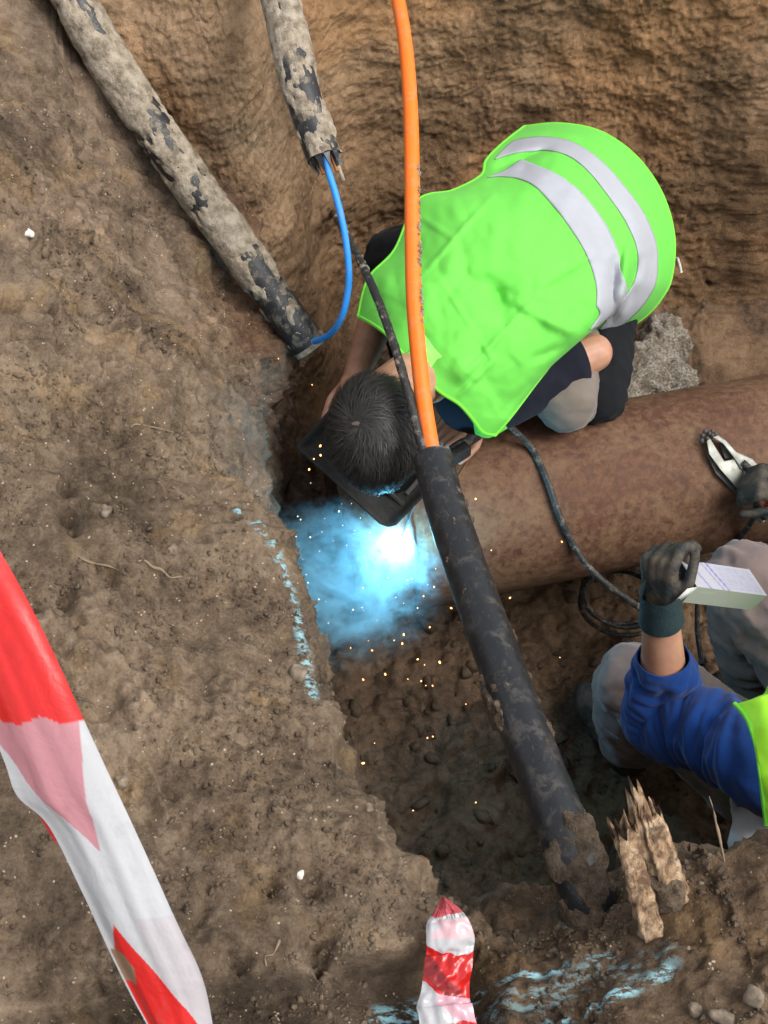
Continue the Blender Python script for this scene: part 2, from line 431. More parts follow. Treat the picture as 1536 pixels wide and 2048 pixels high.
# ------------------------------------------------------------------ the ground, the trench and its banks
def dens(counts, n):
    """parameter samples: counts[i] samples in segment i"""
    t = [np.linspace(i, i + 1, c, endpoint=False) for i, c in enumerate(counts)]
    return np.concatenate(t + [np.array([n - 1.0])])
def loft(net, cs, ct, soft=.55):
    net = np.array(net, float); ns, ntt = net.shape[:2]
    ts, tt = dens(cs, ns), dens(ct, ntt)
    A = crom(net.reshape(ns, -1), ts).reshape(len(ts), ntt, 3)
    B = A.transpose(1, 0, 2).reshape(ntt, -1)
    C = crom(B, tt); i = np.clip(np.floor(tt).astype(int), 0, ntt - 2); f = (tt - i)[:, None]
    Ln = B[i] * (1 - f) + B[i + 1] * f
    return (C * soft + Ln * (1 - soft)).reshape(len(tt), len(ts), 3).transpose(1, 0, 2), ts, tt
def segdist(P, poly):
    """distance of points to a 3D polyline"""
    best = np.full(len(P), 9.0)
    for a, b in zip(poly[:-1], poly[1:]):
        d = b - a; t = np.clip(((P - a) @ d) / (d @ d), 0, 1)
        best = np.minimum(best, np.linalg.norm(P - a - t[:, None] * d, axis=1))
    return best

# stations run along the trench edge from the far left corner round to the near right: out, upper slope, mid slope, edge, wall, foot
NET = [
 [(-3.6,2.9,.06),(-.98,2.75,.10),(-.68,2.75,-.02),(-.42,2.75,-.36),(-.36,2.75,-.7),(-.36,2.75,-1.4)],
 [(-3.6,2.4,.06),(-.90,2.22,.10),(-.62,2.2,-.12),(-.30,2.16,-.52),(-.25,2.13,-.78),(-.31,2.1,-1.4)],
 [(-3.6,2.0,.06),(-.86,1.92,.09),(-.56,1.92,-.20),(-.235,1.93,-.60),(-.225,1.95,-.82),(-.31,1.98,-1.4)],
 [(-3.6,1.5,.05),(-.80,1.52,.08),(-.54,1.50,-.09),(-.325,1.47,-.27),(-.26,1.65,-.66),(-.27,1.75,-1.4)],
 [(-3.6,1.1,.05),(-.76,1.17,.06),(-.48,1.18,-.06),(-.243,1.21,-.24),(-.215,1.40,-.70),(-.19,1.5,-1.4)],
 [(-3.5,.7,.05),(-.70,.85,.05),(-.40,.87,-.03),(-.133,.903,-.19),(-.148,1.15,-.70),(-.18,1.28,-1.4)],
 [(-3.3,.0,.05),(-.62,.60,.04),(-.30,.62,-.02),(-.058,.683,-.14),(-.07,.76,-.6),(-.11,.85,-1.4)],
 [(-2.6,-1.6,.04),(-.42,.12,.02),(-.12,.31,-.02),(.060,.475,-.10),(.08,.53,-.38),(.1,.7,-1.4)],
 [(-.8,-2.6,.04),(.05,-.05,.0),(.13,.25,-.05),(.175,.455,-.15),(.2,.55,-.38),(.22,.75,-1.4)],
 [(.3,-2.8,.04),(.26,-.05,.0),(.27,.27,-.02),(.276,.485,-.12),(.29,.55,-.36),(.3,.7,-1.4)],
 [(.9,-2.8,.04),(.42,-.05,.01),(.41,.28,.01),(.396,.515,-.06),(.42,.57,-.3),(.43,.62,-1.4)],
 [(1.4,-2.8,.04),(.60,-.05,.03),(.55,.28,.02),(.485,.522,-.03),(.5,.57,-.4),(.52,.62,-1.4)],
 [(2.4,-2.8,.04),(1.25,-.05,.04),(1.22,.28,.03),(1.2,.55,.0),(1.2,.59,-.4),(1.22,.64,-1.4)],
 [(4.6,-2.8,.04),(4.4,-.05,.05),(4.4,.28,.04),(4.4,.58,.0),(4.4,.62,-.4),(4.4,.67,-1.4)]]
BP, bts, btt = loft(NET, [10, 60, 90, 75, 75, 60, 75, 45, 35, 35, 25, 25, 14], [14, 80, 85, 70, 40], .3)
shape = BP.shape[:2]; N0 = grid_normals(BP); P = BP.reshape(-1, 3); N = N0.reshape(-1, 3)
TT = np.repeat(btt[None], shape[0], 0).ravel(); SS = np.repeat(bts[:, None], shape[1], 1).ravel()
if (N[(TT > 1.4) & (TT < 2.4)][:, 2]).mean() < 0: N = -N
fade = sstep(.55, 1.0, TT)
lipk = np.exp(-((TT - 3.0) / .35) ** 2)
smear = sstep(.45, .75, fbm(P * 5 + 91, 2) * .5 + .5); rough_ = 1 - .75 * smear
h = .034 * fbm(P * 4.2, 3) + .014 * fbm(P * 13 + 5, 4) * (1 - .4 * smear)
h += .010 * fbm(np.stack([SS * 9, TT * 2.2, 0 * SS], 1), 4) * sstep(4.6, 2.2, SS)          # scrape marks down the slope
h += .009 * rough_ * ridged(P * 26 + 3, 3) * sstep(.42, .6, fbm(P * 6, 2) * .5 + .5)
cl = .5 - worley(P * np.array((42, 42, 42)) + .6 * np.stack([perlin(P * 30), perlin(P * 30 + 7), perlin(P * 30 + 13)], 1))
h += .017 * rough_ * np.clip(cl, -.15, .5) * sstep(.3, .65, fbm(P * 7 + 9, 2) * .5 + .5)
h += .0048 * rough_ * fbm(P * 80, 3) + .0065 * rough_ * ridged(P * 17 + 30, 4)
h += .010 * lipk * fbm(P * 30 + 21, 3)
# hollows and cracks torn into the bank
for px, py, r, dp in ((130, 985, .013, .035), (140, 1040, .011, .04), (143, 1075, .008, .025), (212, 1140, .013, .04), (222, 1165, .009, .03), (65, 1215, .012, .03),
                      (128, 1215, .012, .03), (150, 1260, .01, .025), (210, 735, .03, .03), (180, 760, .02, .025), (15, 610, .015, .025), (620, 1755, .016, .035), (545, 1765, .014, .03),
                      (640, 1880, .016, .04), (655, 1910, .013, .05), (480, 1930, .012, .03), (110, 470, .02, .012), (330, 320, .03, .01), (270, 1180, .012, .02), (560, 1935, .014, .03), (400, 1850, .02, .025), (190, 2010, .03, .03)):
    rr = FWD + np.array(((px - 768) / FPX, 0, 0)) + (1024 - py) / FPX * UPV; rr = rr / np.linalg.norm(rr)
    sel = (TT > 1) & (TT < 3.3); q = P[sel]; v = q - EYE; dist = np.linalg.norm(np.cross(v, rr), axis=1); q0 = q[dist.argmin()]
    dd = np.linalg.norm((P - q0) * (1, .7, 1), axis=1); h -= dp * np.exp(-(dd / r) ** 2) * (1 + .8 * perlin(P * 90))
# the near ledge: the heaped bank ends in a ragged step, trodden ground below it
la, lb = atz(300, 1985, -.03), atz(870, 1880, -.06)
ld = lb - la; nrm2 = np.array((ld[1], -ld[0])) / math.hypot(ld[0], ld[1])
sdist = (P[:, :2] - la[:2]) @ nrm2 + .012 * fbm(P * 22, 3)
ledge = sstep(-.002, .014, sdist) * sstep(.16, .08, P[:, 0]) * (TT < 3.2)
P2 = P + N * (h * fade * (1 - .6 * ledge))[:, None]
P2[:, 2] -= .085 * ledge
tint = np.ones((len(P), 3)); lw = fbm(P * 3.2 + 31, 3)
tint *= (1 + .26 * lw)[:, None]; tint *= (1 - .10 * smear)[:, None]
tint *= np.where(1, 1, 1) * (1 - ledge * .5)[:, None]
tint[:] *= (1, 1, 1)
yel = sstep(.15, .6, fbm(P * 9 + 77, 3)); tint *= 1 + yel[:, None] * np.array((.20, .14, -.02))
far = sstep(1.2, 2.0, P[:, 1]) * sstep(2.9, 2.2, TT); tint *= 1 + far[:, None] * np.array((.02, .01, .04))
redd = sstep(2.4, 2.9, TT) * sstep(1.55, 1.9, P[:, 1]); tint *= 1 + redd[:, None] * np.array((.15, -.06, -.14))
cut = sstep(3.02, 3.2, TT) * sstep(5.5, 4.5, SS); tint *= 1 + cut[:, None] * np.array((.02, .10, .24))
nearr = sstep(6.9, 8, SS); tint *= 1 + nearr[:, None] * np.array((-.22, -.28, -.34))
def ray_pick(px, py):
    rr = FWD + np.array(((px - 768) / FPX, 0, 0)) + (1024 - py) / FPX * UPV; rr = rr / np.linalg.norm(rr)
    sel = np.flatnonzero((TT > .9) & (TT < 4.2)); v_ = P2[sel] - EYE
    d_ = np.linalg.norm(np.cross(v_, rr), axis=1); ok = sel[d_ < .007]
    k = ok[np.linalg.norm(P2[ok] - EYE, axis=1).argmin()] if len(ok) else sel[d_.argmin()]
    return P2[k]
picks = lambda L: np.array([ray_pick(*q) for q in L])
crust = segdist(P2, picks([(478, 1012), (512, 1042), (540, 1075), (572, 1130), (592, 1190), (608, 1260), (618, 1330), (628, 1385)]))
pa1 = segdist(P2, picks([(945, 1990), (1060, 1945), (1215, 1902)]))
pa2 = segdist(P2, picks([(1085, 2044), (1200, 1998), (1335, 1935)]))
pa3 = segdist(P2, picks([(775, 2038), (850, 2030)]))
pa4 = segdist(P2, picks([(1130, 1840), (1180, 1815)]))
pa5 = segdist(P2, picks([(985, 2020), (1170, 1950), (1320, 1910)]))
paint = np.maximum.reduce([sstep(.016, .003, crust) * .85, sstep(.011, .003, pa1), sstep(.014, .004, pa2), sstep(.03, .012, pa3), .45 * sstep(.02, .006, pa4), .35 * sstep(.03, .01, pa5)])
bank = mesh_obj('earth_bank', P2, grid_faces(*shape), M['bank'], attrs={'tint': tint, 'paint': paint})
tag(bank, 'brown earth bank sloping down to the trench edge, with cyan paint marks', kind='structure')
BANK_P, BANK_N, BANK_T, BANK_S = P2, N, TT, SS

# far wall of the trench
plan = [(-3.6,2.5),(-.95,2.30),(-.62,2.22),(-.42,2.19),(-.30,2.21),(-.222,2.31),(-.17,2.56),(.02,2.72),(.5,2.76),(1.0,2.70),(2.0,2.72),(3.6,2.74),(4.3,2.5),(4.4,1.6),(4.4,.3)]
pl = np.array(plan); tn = np.gradient(pl, axis=0); on = np.stack([-tn[:, 1], tn[:, 0]], 1); on /= np.linalg.norm(on, axis=1)[:, None]
net = []
for (x, y), (ox, oy) in zip(plan, on):
    f = lambda k, z: (x + ox * k, y + oy * k, z)
    net.append([f(3.2, .05), f(.5, .07), f(.14, .05), f(.06, -.25), f(.02, -.6), f(.0, -.95), f(-.07, -1.2), f(-.22, -1.42)])
WP, wts, wtt = loft(net, [8, 20, 45, 40, 35, 40, 50, 110, 110, 40, 14, 10, 10, 10], [8, 12, 70, 75, 60, 45, 25])
shape = WP.shape[:2]; N = grid_normals(WP).reshape(-1, 3); P = WP.reshape(-1, 3)
TT = np.repeat(wtt[None], shape[0], 0).ravel(); SS = np.repeat(wts[:, None], shape[1], 1).ravel()
m = (SS > 7) & (SS < 9) & (TT > 3) & (TT < 5)
if N[m][:, 1].mean() > 0: N = -N
Q = P * np.array((1, 1, 2.6)) + .08 * np.stack([0 * P[:, 0], 0 * P[:, 0], fbm(P * 3, 2)], 1)
h = .035 * fbm(P * np.array((2.2, 2.2, 3.0)) + 4, 3) + .009 * fbm(P * 9, 4) + .004 * ridged(P * np.array((12, 12, 17)) + 2, 3)
scr = fbm(np.stack([P[:, 0] * 1.6, P[:, 1] * 1.6, P[:, 2] * 20 + 5 * P[:, 0] + 1.5 * perlin(P * 3)], 1), 3)
zone = .9 * sstep(.38, .62, fbm(P * 2.4 + 40, 2) * .5 + .5)
h += .007 * scr * zone
cl = .5 - worley(P * 34 + .6 * np.stack([perlin(P * 25), perlin(P * 25 + 7), perlin(P * 25 + 13)], 1))
h += .011 * np.clip(cl, -.2, .5) * (1 - .8 * zone) + .0045 * fbm(P * 100, 3)
h += .006 * np.clip(ridged(P * 15 + 60, 2), -.5, .4) * (1 - zone)
# a long slanting crack low on the right
ca = np.array([aty(1385, 505, 2.70), aty(1415, 565, 2.66), aty(1440, 615, 2.6)]); h -= .03 * np.exp(-(segdist(P, ca) / .006) ** 2)
P2 = P + N * (h * sstep(1.0, 1.9, TT))[:, None]
tint = np.ones((len(P), 3)) * 1.2; tint *= (1 + .20 * fbm(P * 3 + 8, 3))[:, None]
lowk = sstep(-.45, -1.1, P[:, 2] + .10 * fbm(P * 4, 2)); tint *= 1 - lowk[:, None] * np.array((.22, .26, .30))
org = sstep(.05, .5, fbm(P * 2.2 + 55, 3)); tint *= 1 + org[:, None] * np.array((.28, .16, .02))
lft = sstep(-.1, -.3, P[:, 0]); tint *= 1 + lft[:, None] * np.array((.02, .06, .14))
strat = .5 + .5 * perlin(np.stack([P[:, 0] * 1.2, P[:, 1], P[:, 2] * 9 + 1.2 * P[:, 0]], 1)); tint *= (1 + .22 * (strat - .5))[:, None]
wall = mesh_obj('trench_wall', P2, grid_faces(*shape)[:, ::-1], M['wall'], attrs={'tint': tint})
tag(wall, 'orange brown clay wall on the far side of the trench', kind='structure')

# trench floor
def axis(parts): return np.concatenate([np.linspace(a, b, n, endpoint=False) for a, b, n in parts] + [[parts[-1][1]]])
ax = axis([(-.7, -.35, 14), (-.35, 1.0, 250), (1.0, 4.6, 50)]); ay = axis([(.3, .75, 40), (.75, 2.1, 260), (2.1, 3.0, 120)])
X, Y = np.meshgrid(ax, ay, indexing='ij'); P = np.stack([X, Y, 0 * X], -1).reshape(-1, 3)
z = -1.30 + .045 * fbm(P * 3 + 3, 3) + .022 * fbm(P * 11, 4)
cl = .55 - worley(P * 17 + .5 * np.stack([perlin(P * 14), perlin(P * 14 + 5), 0 * P[:, 0]], 1)); z += .040 * np.clip(cl, -.1, .5)
cl = .5 - worley(P * 40 + .4 * np.stack([perlin(P * 30), perlin(P * 30 + 5), 0 * P[:, 0]], 1)); z += .016 * np.clip(cl, -.2, .5) + .0035 * fbm(P * 90, 3)
z += .10 * sstep(2.25, 2.7, P[:, 1]) + .10 * sstep(1.1, .7, P[:, 1])
P[:, 2] = z
tint = np.ones((len(P), 3)) * (1 + .3 * fbm(P * 3.5 + 2, 3))[:, None]
warm = sstep(.15, .55, P[:, 0]); tint *= 1 + warm[:, None] * np.array((.22, .10, -.02))
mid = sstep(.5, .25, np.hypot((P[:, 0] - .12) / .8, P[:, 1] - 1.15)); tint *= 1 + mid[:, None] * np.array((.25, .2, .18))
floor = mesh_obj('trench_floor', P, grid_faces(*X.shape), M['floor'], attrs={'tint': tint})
tag(floor, 'dark damp lumpy soil on the trench floor', kind='structure'); FLOOR_P = P
# surrounding ground with the hole of the works cut out, out to the horizon
hx0, hx1, hy0, hy1, g = -3.0, 5.6, -2.4, 4.6, 120.0
v = []; f = []
ring = [(hx0, hy0), (hx1, hy0), (hx1, hy1), (hx0, hy1)]; out = [(-g, -g), (g, -g), (g, g), (-g, g)]
for k in range(12):
    t_ = (k / 11) ** 3
    for a, b in zip(ring, out): v.append((a[0] + (b[0] - a[0]) * t_, a[1] + (b[1] - a[1]) * t_, .03))
for k in range(11):
    for j in range(4): f.append((k * 4 + j, (k + 1) * 4 + j, (k + 1) * 4 + (j + 1) % 4, k * 4 + (j + 1) % 4))
gr = mesh_obj('ground', v, [q[::-1] for q in f], M['ground']); tag(gr, 'level bare earth around the trench', kind='structure')

# loose crumbs, grit
ICO_V = []; _t = (1 + 5 ** .5) / 2
for a, b in ((-1, _t), (1, _t), (-1, -_t), (1, -_t)): ICO_V.append((a, b, 0))
for a, b in ((-1, _t), (1, _t), (-1, -_t), (1, -_t)): ICO_V.append((0, a, b))
for a, b in ((_t, -1), (_t, 1), (-_t, -1), (-_t, 1)): ICO_V.append((a, 0, b))
ICO_V = np.array(ICO_V) / np.linalg.norm(ICO_V[0])
ICO_F = np.array([(0,11,5),(0,5,1),(0,1,7),(0,7,10),(0,10,11),(1,5,9),(5,11,4),(11,10,2),(10,7,6),(7,1,8),(3,9,4),(3,4,2),(3,2,6),(3,6,8),(3,8,9),(4,9,5),(2,4,11),(6,2,10),(8,6,7),(9,8,1)])
def scatter(name, pts, sizes, mat, flat=.7):
    n = len(pts); q = rng.normal(size=(n, 4)); q /= np.linalg.norm(q, axis=1)[:, None]
    jit = 1 + .28 * rng.normal(size=(n, 12, 1)); v = ICO_V[None] * jit * (1, .8, flat)
    w_, x, y, z_ = q.T
    Rm = np.stack([1-2*(y*y+z_*z_), 2*(x*y-z_*w_), 2*(x*z_+y*w_), 2*(x*y+z_*w_), 1-2*(x*x+z_*z_), 2*(y*z_-x*w_), 2*(x*z_-y*w_), 2*(y*z_+x*w_), 1-2*(x*x+y*y)], 1).reshape(n, 3, 3)
    v = np.einsum('nij,nkj->nki', Rm, v) * np.asarray(sizes)[:, None, None] + pts[:, None]
    f = ICO_F[None] + 12 * np.arange(n)[:, None, None]
    return mesh_obj(name, v.reshape(-1, 3), f.reshape(-1, 3), mat, smooth=False)
def pick(P, mask, n):
    i = np.flatnonzero(mask); return i[rng.integers(0, len(i), n)]
bm_ = (BANK_T > 1.0) & (BANK_T < 3.15) & (BANK_S > 1.5) & (BANK_S < 11.3)
cf = fbm(BANK_P * 6 + 3, 3)
i = pick(BANK_P, bm_ & (cf > .0), 8500); sz = .0012 + .0034 * rng.random(len(i)) ** 4
o = scatter('soil_crumbs', BANK_P[i] + BANK_N[i] * sz[:, None] * .2, sz * 1.3, M['crumb']); tag(o, 'small soil crumbs lying on the earth bank', 'soil', kind='stuff')
i = pick(FLOOR_P, (FLOOR_P[:, 0] > -.25) & (FLOOR_P[:, 0] < 1.0) & (FLOOR_P[:, 1] > .75), 1500); sz = .004 + .026 * rng.random(len(i)) ** 5
o = scatter('soil_clods', FLOOR_P[i] + np.array((0, 0, -.002)), sz, M['clod'], .55); tag(o, 'dark clods of soil on the trench floor', 'soil', kind='stuff')
i = pick(BANK_P, bm_, 420); sz = .0010 + .0028 * rng.random(len(i)) ** 4
o = scatter('grit', BANK_P[i] + BANK_N[i] * .0005, sz, M['stone']); tag(o, 'pale grit and tiny stones in the earth bank', 'gravel', kind='stuff')
def on_bank(px, py):
    """nearest point of the bank to the sight line of a photo pixel"""
    rr = FWD + np.array(((px - 768) / FPX, 0, 0)) + (1024 - py) / FPX * UPV; rr = rr / np.linalg.norm(rr)
    sel = np.flatnonzero((BANK_T > .9) & (BANK_T < 4)); v_ = BANK_P[sel] - EYE
    d_ = np.linalg.norm(np.cross(v_, rr), axis=1); ok = sel[d_ < .006]
    k = ok[np.linalg.norm(BANK_P[ok] - EYE, axis=1).argmin()] if len(ok) else sel[d_.argmin()]
    return BANK_P[k], BANK_N[k]

# ------------------------------------------------------------------ steel pipe
PIPE_R = .200
pa, pb = np.array((.2492, 1.626, -.86)), np.array((.931, 1.779, -.86)); pdir = (pb - pa) / np.linalg.norm(pb - pa)
def pipe_pt(x): return pa + pdir * (x - pa[0]) / pdir[0]
def on_pipe(px, py, lift=0.0):
    rr = FWD + np.array(((px - 768) / FPX, 0, 0)) + (1024 - py) / FPX * UPV
    o = EYE - pipe_pt(0); dpar = rr - pdir * (rr @ pdir); opar = o - pdir * (o @ pdir)
    a = dpar @ dpar; b = 2 * dpar @ opar; c = opar @ opar - (PIPE_R + lift) ** 2; q = b * b - 4 * a * c
    t_ = (-b - math.sqrt(max(q, 0))) / (2 * a); return EYE + t_ * rr
pipe = thing('steel_pipe', 'large rusty brown steel pipe crossing the trench floor', 'pipe', tuple(pipe_pt(.3) - (0, 0, PIPE_R)))
JX = on_pipe(798, 1085)[0]                                       # the joint being welded
C = np.array([pipe_pt(x) for x in np.linspace(JX - .135, 4.6, 170)])
v, f = tube(C, PIPE_R, 72, False, lambda p: .0012 * fbm(p * 14, 3) + .0006 * fbm(p * 70, 2)); o = mesh_obj('barrel', v, f, M['rust'], pipe); modded(o, [('SOLIDIFY', dict(thickness=.009, offset=-1))])
c0 = pipe_pt(JX); e1 = np.cross(pdir, (0, 0, 1)); e1 /= np.linalg.norm(e1); e2 = np.cross(e1, pdir)
th = np.linspace(0, 2 * np.pi, 90); C = c0 + PIPE_R * (np.cos(th)[:, None] * e1 + np.sin(th)[:, None] * e2)
v, f = tube(C, .007, 8, False, lambda p: .002 * fbm(p * 120, 2)); mesh_obj('weld_bead', v, f, M['dark_steel'], pipe)
# a spiral seam along the barrel
th = np.linspace(0, 2 * np.pi * 2.3, 300); C = np.array([pipe_pt(x) for x in np.linspace(.12, 2.6, 300)]) + (PIPE_R + .0005) * (np.cos(th + 1.2)[:, None] * e1 + np.sin(th + 1.2)[:, None] * e2)
v, f = tube(C, .0030, 6, False); mesh_obj('spiral_seam', v, f, M['rust'], pipe)
def pipe_nrm(p):
    d_ = p - pipe_pt(0); d_ = d_ - pdir * (d_ @ pdir); return d_ / np.linalg.norm(d_)

# ------------------------------------------------------------------ conduits and cables
def unit_(v): return v / np.linalg.norm(v)
def mud_coat(name, C, rad, parent, thr, amp, mat, freq=26, seed=0, n=None, where=None, nseg=48):
    """a crust that stands proud of the tube only where its noise is high (elsewhere it lies inside the tube)"""
    T, N_, B_ = frames(C)
    ax_ = unit_(C[-1] - C[0])
    def disp(p):
        p = p - .35 * (p @ ax_)[:, None] * ax_
        k = fbm(p * freq + seed, 4) * .46 + .24 * fbm(p * freq * 3.2 + seed, 3) - thr
        if where is not None: k = k + np.repeat(where, nseg)
        return np.clip(k, -.5, .22) * amp + .0016 * fbm(p * 130, 2)
    v, f = tube(C, rad, nseg, False, disp); return mesh_obj(name, v, f, mat, parent)
def conduit(name, label, P, rad, mat, n=150, nseg=36, cat='conduit'):
    C, L = path(P, n); t = thing(name, label, cat, tuple(C[-1]))
    v, f = tube(C, rad, nseg, True, lambda p: .0007 * fbm(p * 20, 2)); mesh_obj('sheath', v, f, mat, t); return t, C

def rest(px, py, d):
    """let the conduit lie against the bank below it"""
    p, _ = on_bank(px - 34, py + 24); db = (p - EYE) @ FWD; return at(px, py, min(max(db - .012, d - .02), d + .10))
c, C = conduit('cable_conduit', 'thick black conduit caked in grey mud, leaning along the left bank', [at(40, -330, 2.95)] + [rest(*q) for q in ((112, -80, 2.42), (150, 0, 2.38), (195, 85, 2.40), (285, 225, 2.44), (375, 355, 2.48), (460, 470, 2.53), (545, 590, 2.58), (622, 695, 2.62))], .0405, M['muddy_pe'], 200)
u = (np.linspace(0, 1, 200) - .28) / .72; wh = .27 + .15 * np.sin(u * 19) * sstep(.2, .35, u) - .35 * sstep(.17, .08, u) - .25 * sstep(.78, .9, u)
mud_coat('mud_crust', C, .0405, c, .06, .030, M['mud'], 22, 4, where=wh, nseg=64)
rimv, rimf = tube(C[-2:] + np.array([[0, 0, 0], (C[-1] - C[-2]) * .4]), .0415, 36, False); mesh_obj('open_end', rimv, rimf, M['mud'], c)
c, C = conduit('cable_conduit', 'muddy black conduit hanging from the top with a blue tube in its torn end', [at(520, -300, 2.95), at(546, -80, 2.46), at(562, 0, 2.40), at(580, 80, 2.38), at(603, 180, 2.36), at(625, 250, 2.36), at(648, 315, 2.36)], .0345, M['muddy_pe'], 130)
u = (np.linspace(0, 1, 130) - .4) / .6; C2 = C.copy(); mud_coat('mud_crust', C, .0345, c, .06, .026, M['mud'], 24, 30, where=.27 + .12 * np.sin(u * 13) - .2 * sstep(.93, 1, u), nseg=60)
mb = MB(); E = C[-1]; Td = C[-1] - C[-4]; Td /= np.linalg.norm(Td)
for k in range(11):                               # torn lip
    a = k * 2 * math.pi / 11; T_, N_, B_ = frames(C[-6:]); r_ = N_[-1] * math.cos(a) + B_[-1] * math.sin(a)
    L = .012 + .03 * random.random(); s1 = np.cross(Td, r_)
    q = [E + r_ * .0335 - s1 * .009 - Td * .01, E + r_ * .0335 + s1 * .009 - Td * .01, E + r_ * (.024 + .008 * random.random()) + Td * L, E + r_ * .028 - s1 * .009 - Td * .01, E + r_ * .028 + s1 * .009 - Td * .01, E + r_ * .022 + Td * (L - .002)]
    mb.add(q, [(0, 1, 2), (5, 4, 3), (0, 3, 4, 1), (1, 4, 5, 2), (2, 5, 3, 0)])
mb.build('torn_end', M['black_pe'], c, False)
for dx, L in ((-.012, .035), (.016, .03), (.022, .05)):
    q = E + np.array((dx, 0, 0)); tube_obj('wire_core', [q - Td * .02, q + Td * L * .5, q + Td * L], .004, M['copper'] if dx < .02 else M['mud'], c, 8, 8)
bl = [at(640, 295, 2.36), at(650, 325, 2.36), at(670, 385, 2.36), at(688, 460, 2.37), at(697, 530, 2.39), at(696, 580, 2.41), at(683, 635, 2.44), at(658, 670, 2.50), at(628, 683, 2.56)]
o = tube_obj('blue_tube', bl, .0068, M['blue_pe'], None, 90, 16); tag(o, 'thin bright blue tube looping between the two muddy conduit ends', 'tube')
blk = [at(664, 420, 3.55), at(676, 440, 2.95), at(692, 468, 2.66), at(722, 525, 2.44), at(752, 590, 2.32), at(785, 680, 2.22), at(815, 780, 2.16), at(838, 870, 2.13), at(852, 925, 2.12), at(862, 990, 2.14)]
c = thing('black_cable', 'thin black mud-spotted cable hanging left of the orange tube', 'cable', tuple(blk[-1])); C, L = path(blk, 160)
v, f = tube(C, .0085, 14, True, lambda p: .0009 * fbm(p * 60, 3)); mesh_obj('sheath', v, f, M['black_rubber'], c)
u = np.linspace(0, 1, 160); mud_coat('mud_spots', C, .0085, c, .30, .012, M['mud'], 40, 8, where=.35 * np.exp(-((u - .3) / .03) ** 2) + .12 * np.exp(-((u - .66) / .02) ** 2) + .03, nseg=20)
ora = [(.03, 3.6, .09), (.02, 3.0, .12), at(772, -110, 2.72), at(796, 0, 2.56), at(812, 100, 2.47), at(821, 220, 2.39), at(824, 350, 2.32), at(825, 480, 2.27), at(828, 600, 2.22), at(838, 720, 2.18), at(850, 820, 2.15), at(868, 925, 2.12), at(884, 985, 2.09)]
c = thing('orange_tube', 'bright orange plastic tube hanging into the black conduit in front of the welder', 'tube', tuple(ora[-1])); C, L = path(ora, 260)
v, f = tube(C, .0150, 24, True); mesh_obj('sheath', v, f, M['orange_pe'], c)
u = np.linspace(0, 1, 260); mb = MB()             # a line of dried mud on its right side
T_, N_, B_ = frames(C)
for k in range(150):
    i_ = int(260 * (.72 + .14 * random.random())); p_ = C[i_] + np.array((.0125, -.006, .004)) + rng.normal(size=3) * (.0012, .002, .004)
    s_ = .0012 + .0032 * random.random() ** 2; mb.ellip(p_, (s_, s_ * .8, s_ * 1.8), None, 5, 7)
mb.build('mud_spots', M['mud'], c)
big = [at(866, 918, 2.125), at(890, 1010, 2.06), at(925, 1115, 1.98), at(960, 1215, 1.90), at(1000, 1325, 1.82), at(1045, 1450, 1.735), at(1090, 1565, 1.665), at(1135, 1680, 1.61), at(1172, 1785, 1.59), at(1200, 1860, 1.62), at(1220, 1920, 1.68)]
c, C = conduit('cable_conduit', 'thick smooth black conduit slanting across the trench into the near bank', big, .0352, M['black_pe_clean'], 220, 48)
u = np.linspace(0, 1, 220)
mud_coat('mud_crust', C, .0352, c, .34, .034, M['damp_mud'], 26, 60, where=.42 * np.exp(-((u - .535) / .035) ** 2) + .52 * sstep(.70, .76, u) - .3 * np.exp(-((u - .82) / .01) ** 2) + .10 * np.exp(-((u - .14) / .025) ** 2), nseg=64)
wl = [at(1000, 835, 2.62), at(1030, 862, 2.64), at(1062, 895, 2.66), at(1092, 955, 2.655), at(1118, 1030, 2.665), at(1148, 1092, 2.71), at(1178, 1135, 2.675), at(1218, 1172, 2.69), at(1285, 1220, 2.74), at(1330, 1262, 2.86), at(1310, 1292, 2.98), at(1250, 1285, 3.0)]
wl = [on_pipe(*q, lift=.011) if q else w_ for q, w_ in zip([None, None, (1062, 895), (1092, 955), (1118, 1030), (1148, 1092)] + [None] * 6, wl)]
o = tube_obj('welding_cable', wl, .0075, M['black_rubber'], None, 140, 14); tag(o, 'dark welding cable draped over the pipe from the welder to the coil', 'cable')
# coil of cable on the floor under the pipe
pts = []
for k in range(46):
    a = k / 46 * 2 * math.pi * 3.4; r_ = .088 + .018 * math.sin(a * .37) + .004 * k / 10
    q = atz(1238, 1212, -1.23); pts.append(q + np.array((r_ * math.cos(a) * 1.05 + .01 * math.sin(a * .6), r_ * math.sin(a) * .95, .0016 * k + .006 * math.sin(a * 1.7) + .01)))
pts += [pts[-1] + np.array((.10, .02, -.02)), pts[-1] + np.array((.22, .10, -.03)), pts[-1] + np.array((.40, .18, -.04))]
o = tube_obj('cable_coil', pts, .0058, M['black_rubber'], None, 320, 10); tag(o, 'loose coil of dark cable on the floor below the pipe', 'cable')
ec = [at(1512, 1030, 2.66), at(1490, 1062, 2.74), at(1462, 1095, 2.84), at(1435, 1125, 2.98), at(1400, 1180, 3.02), at(1395, 1260, 2.95), at(1405, 1330, 2.9)]
o = tube_obj('earth_cable', ec, .0065, M['black_rubber'], None, 80, 12); tag(o, 'dark earth cable trailing from the clamp down behind the pipe', 'cable')

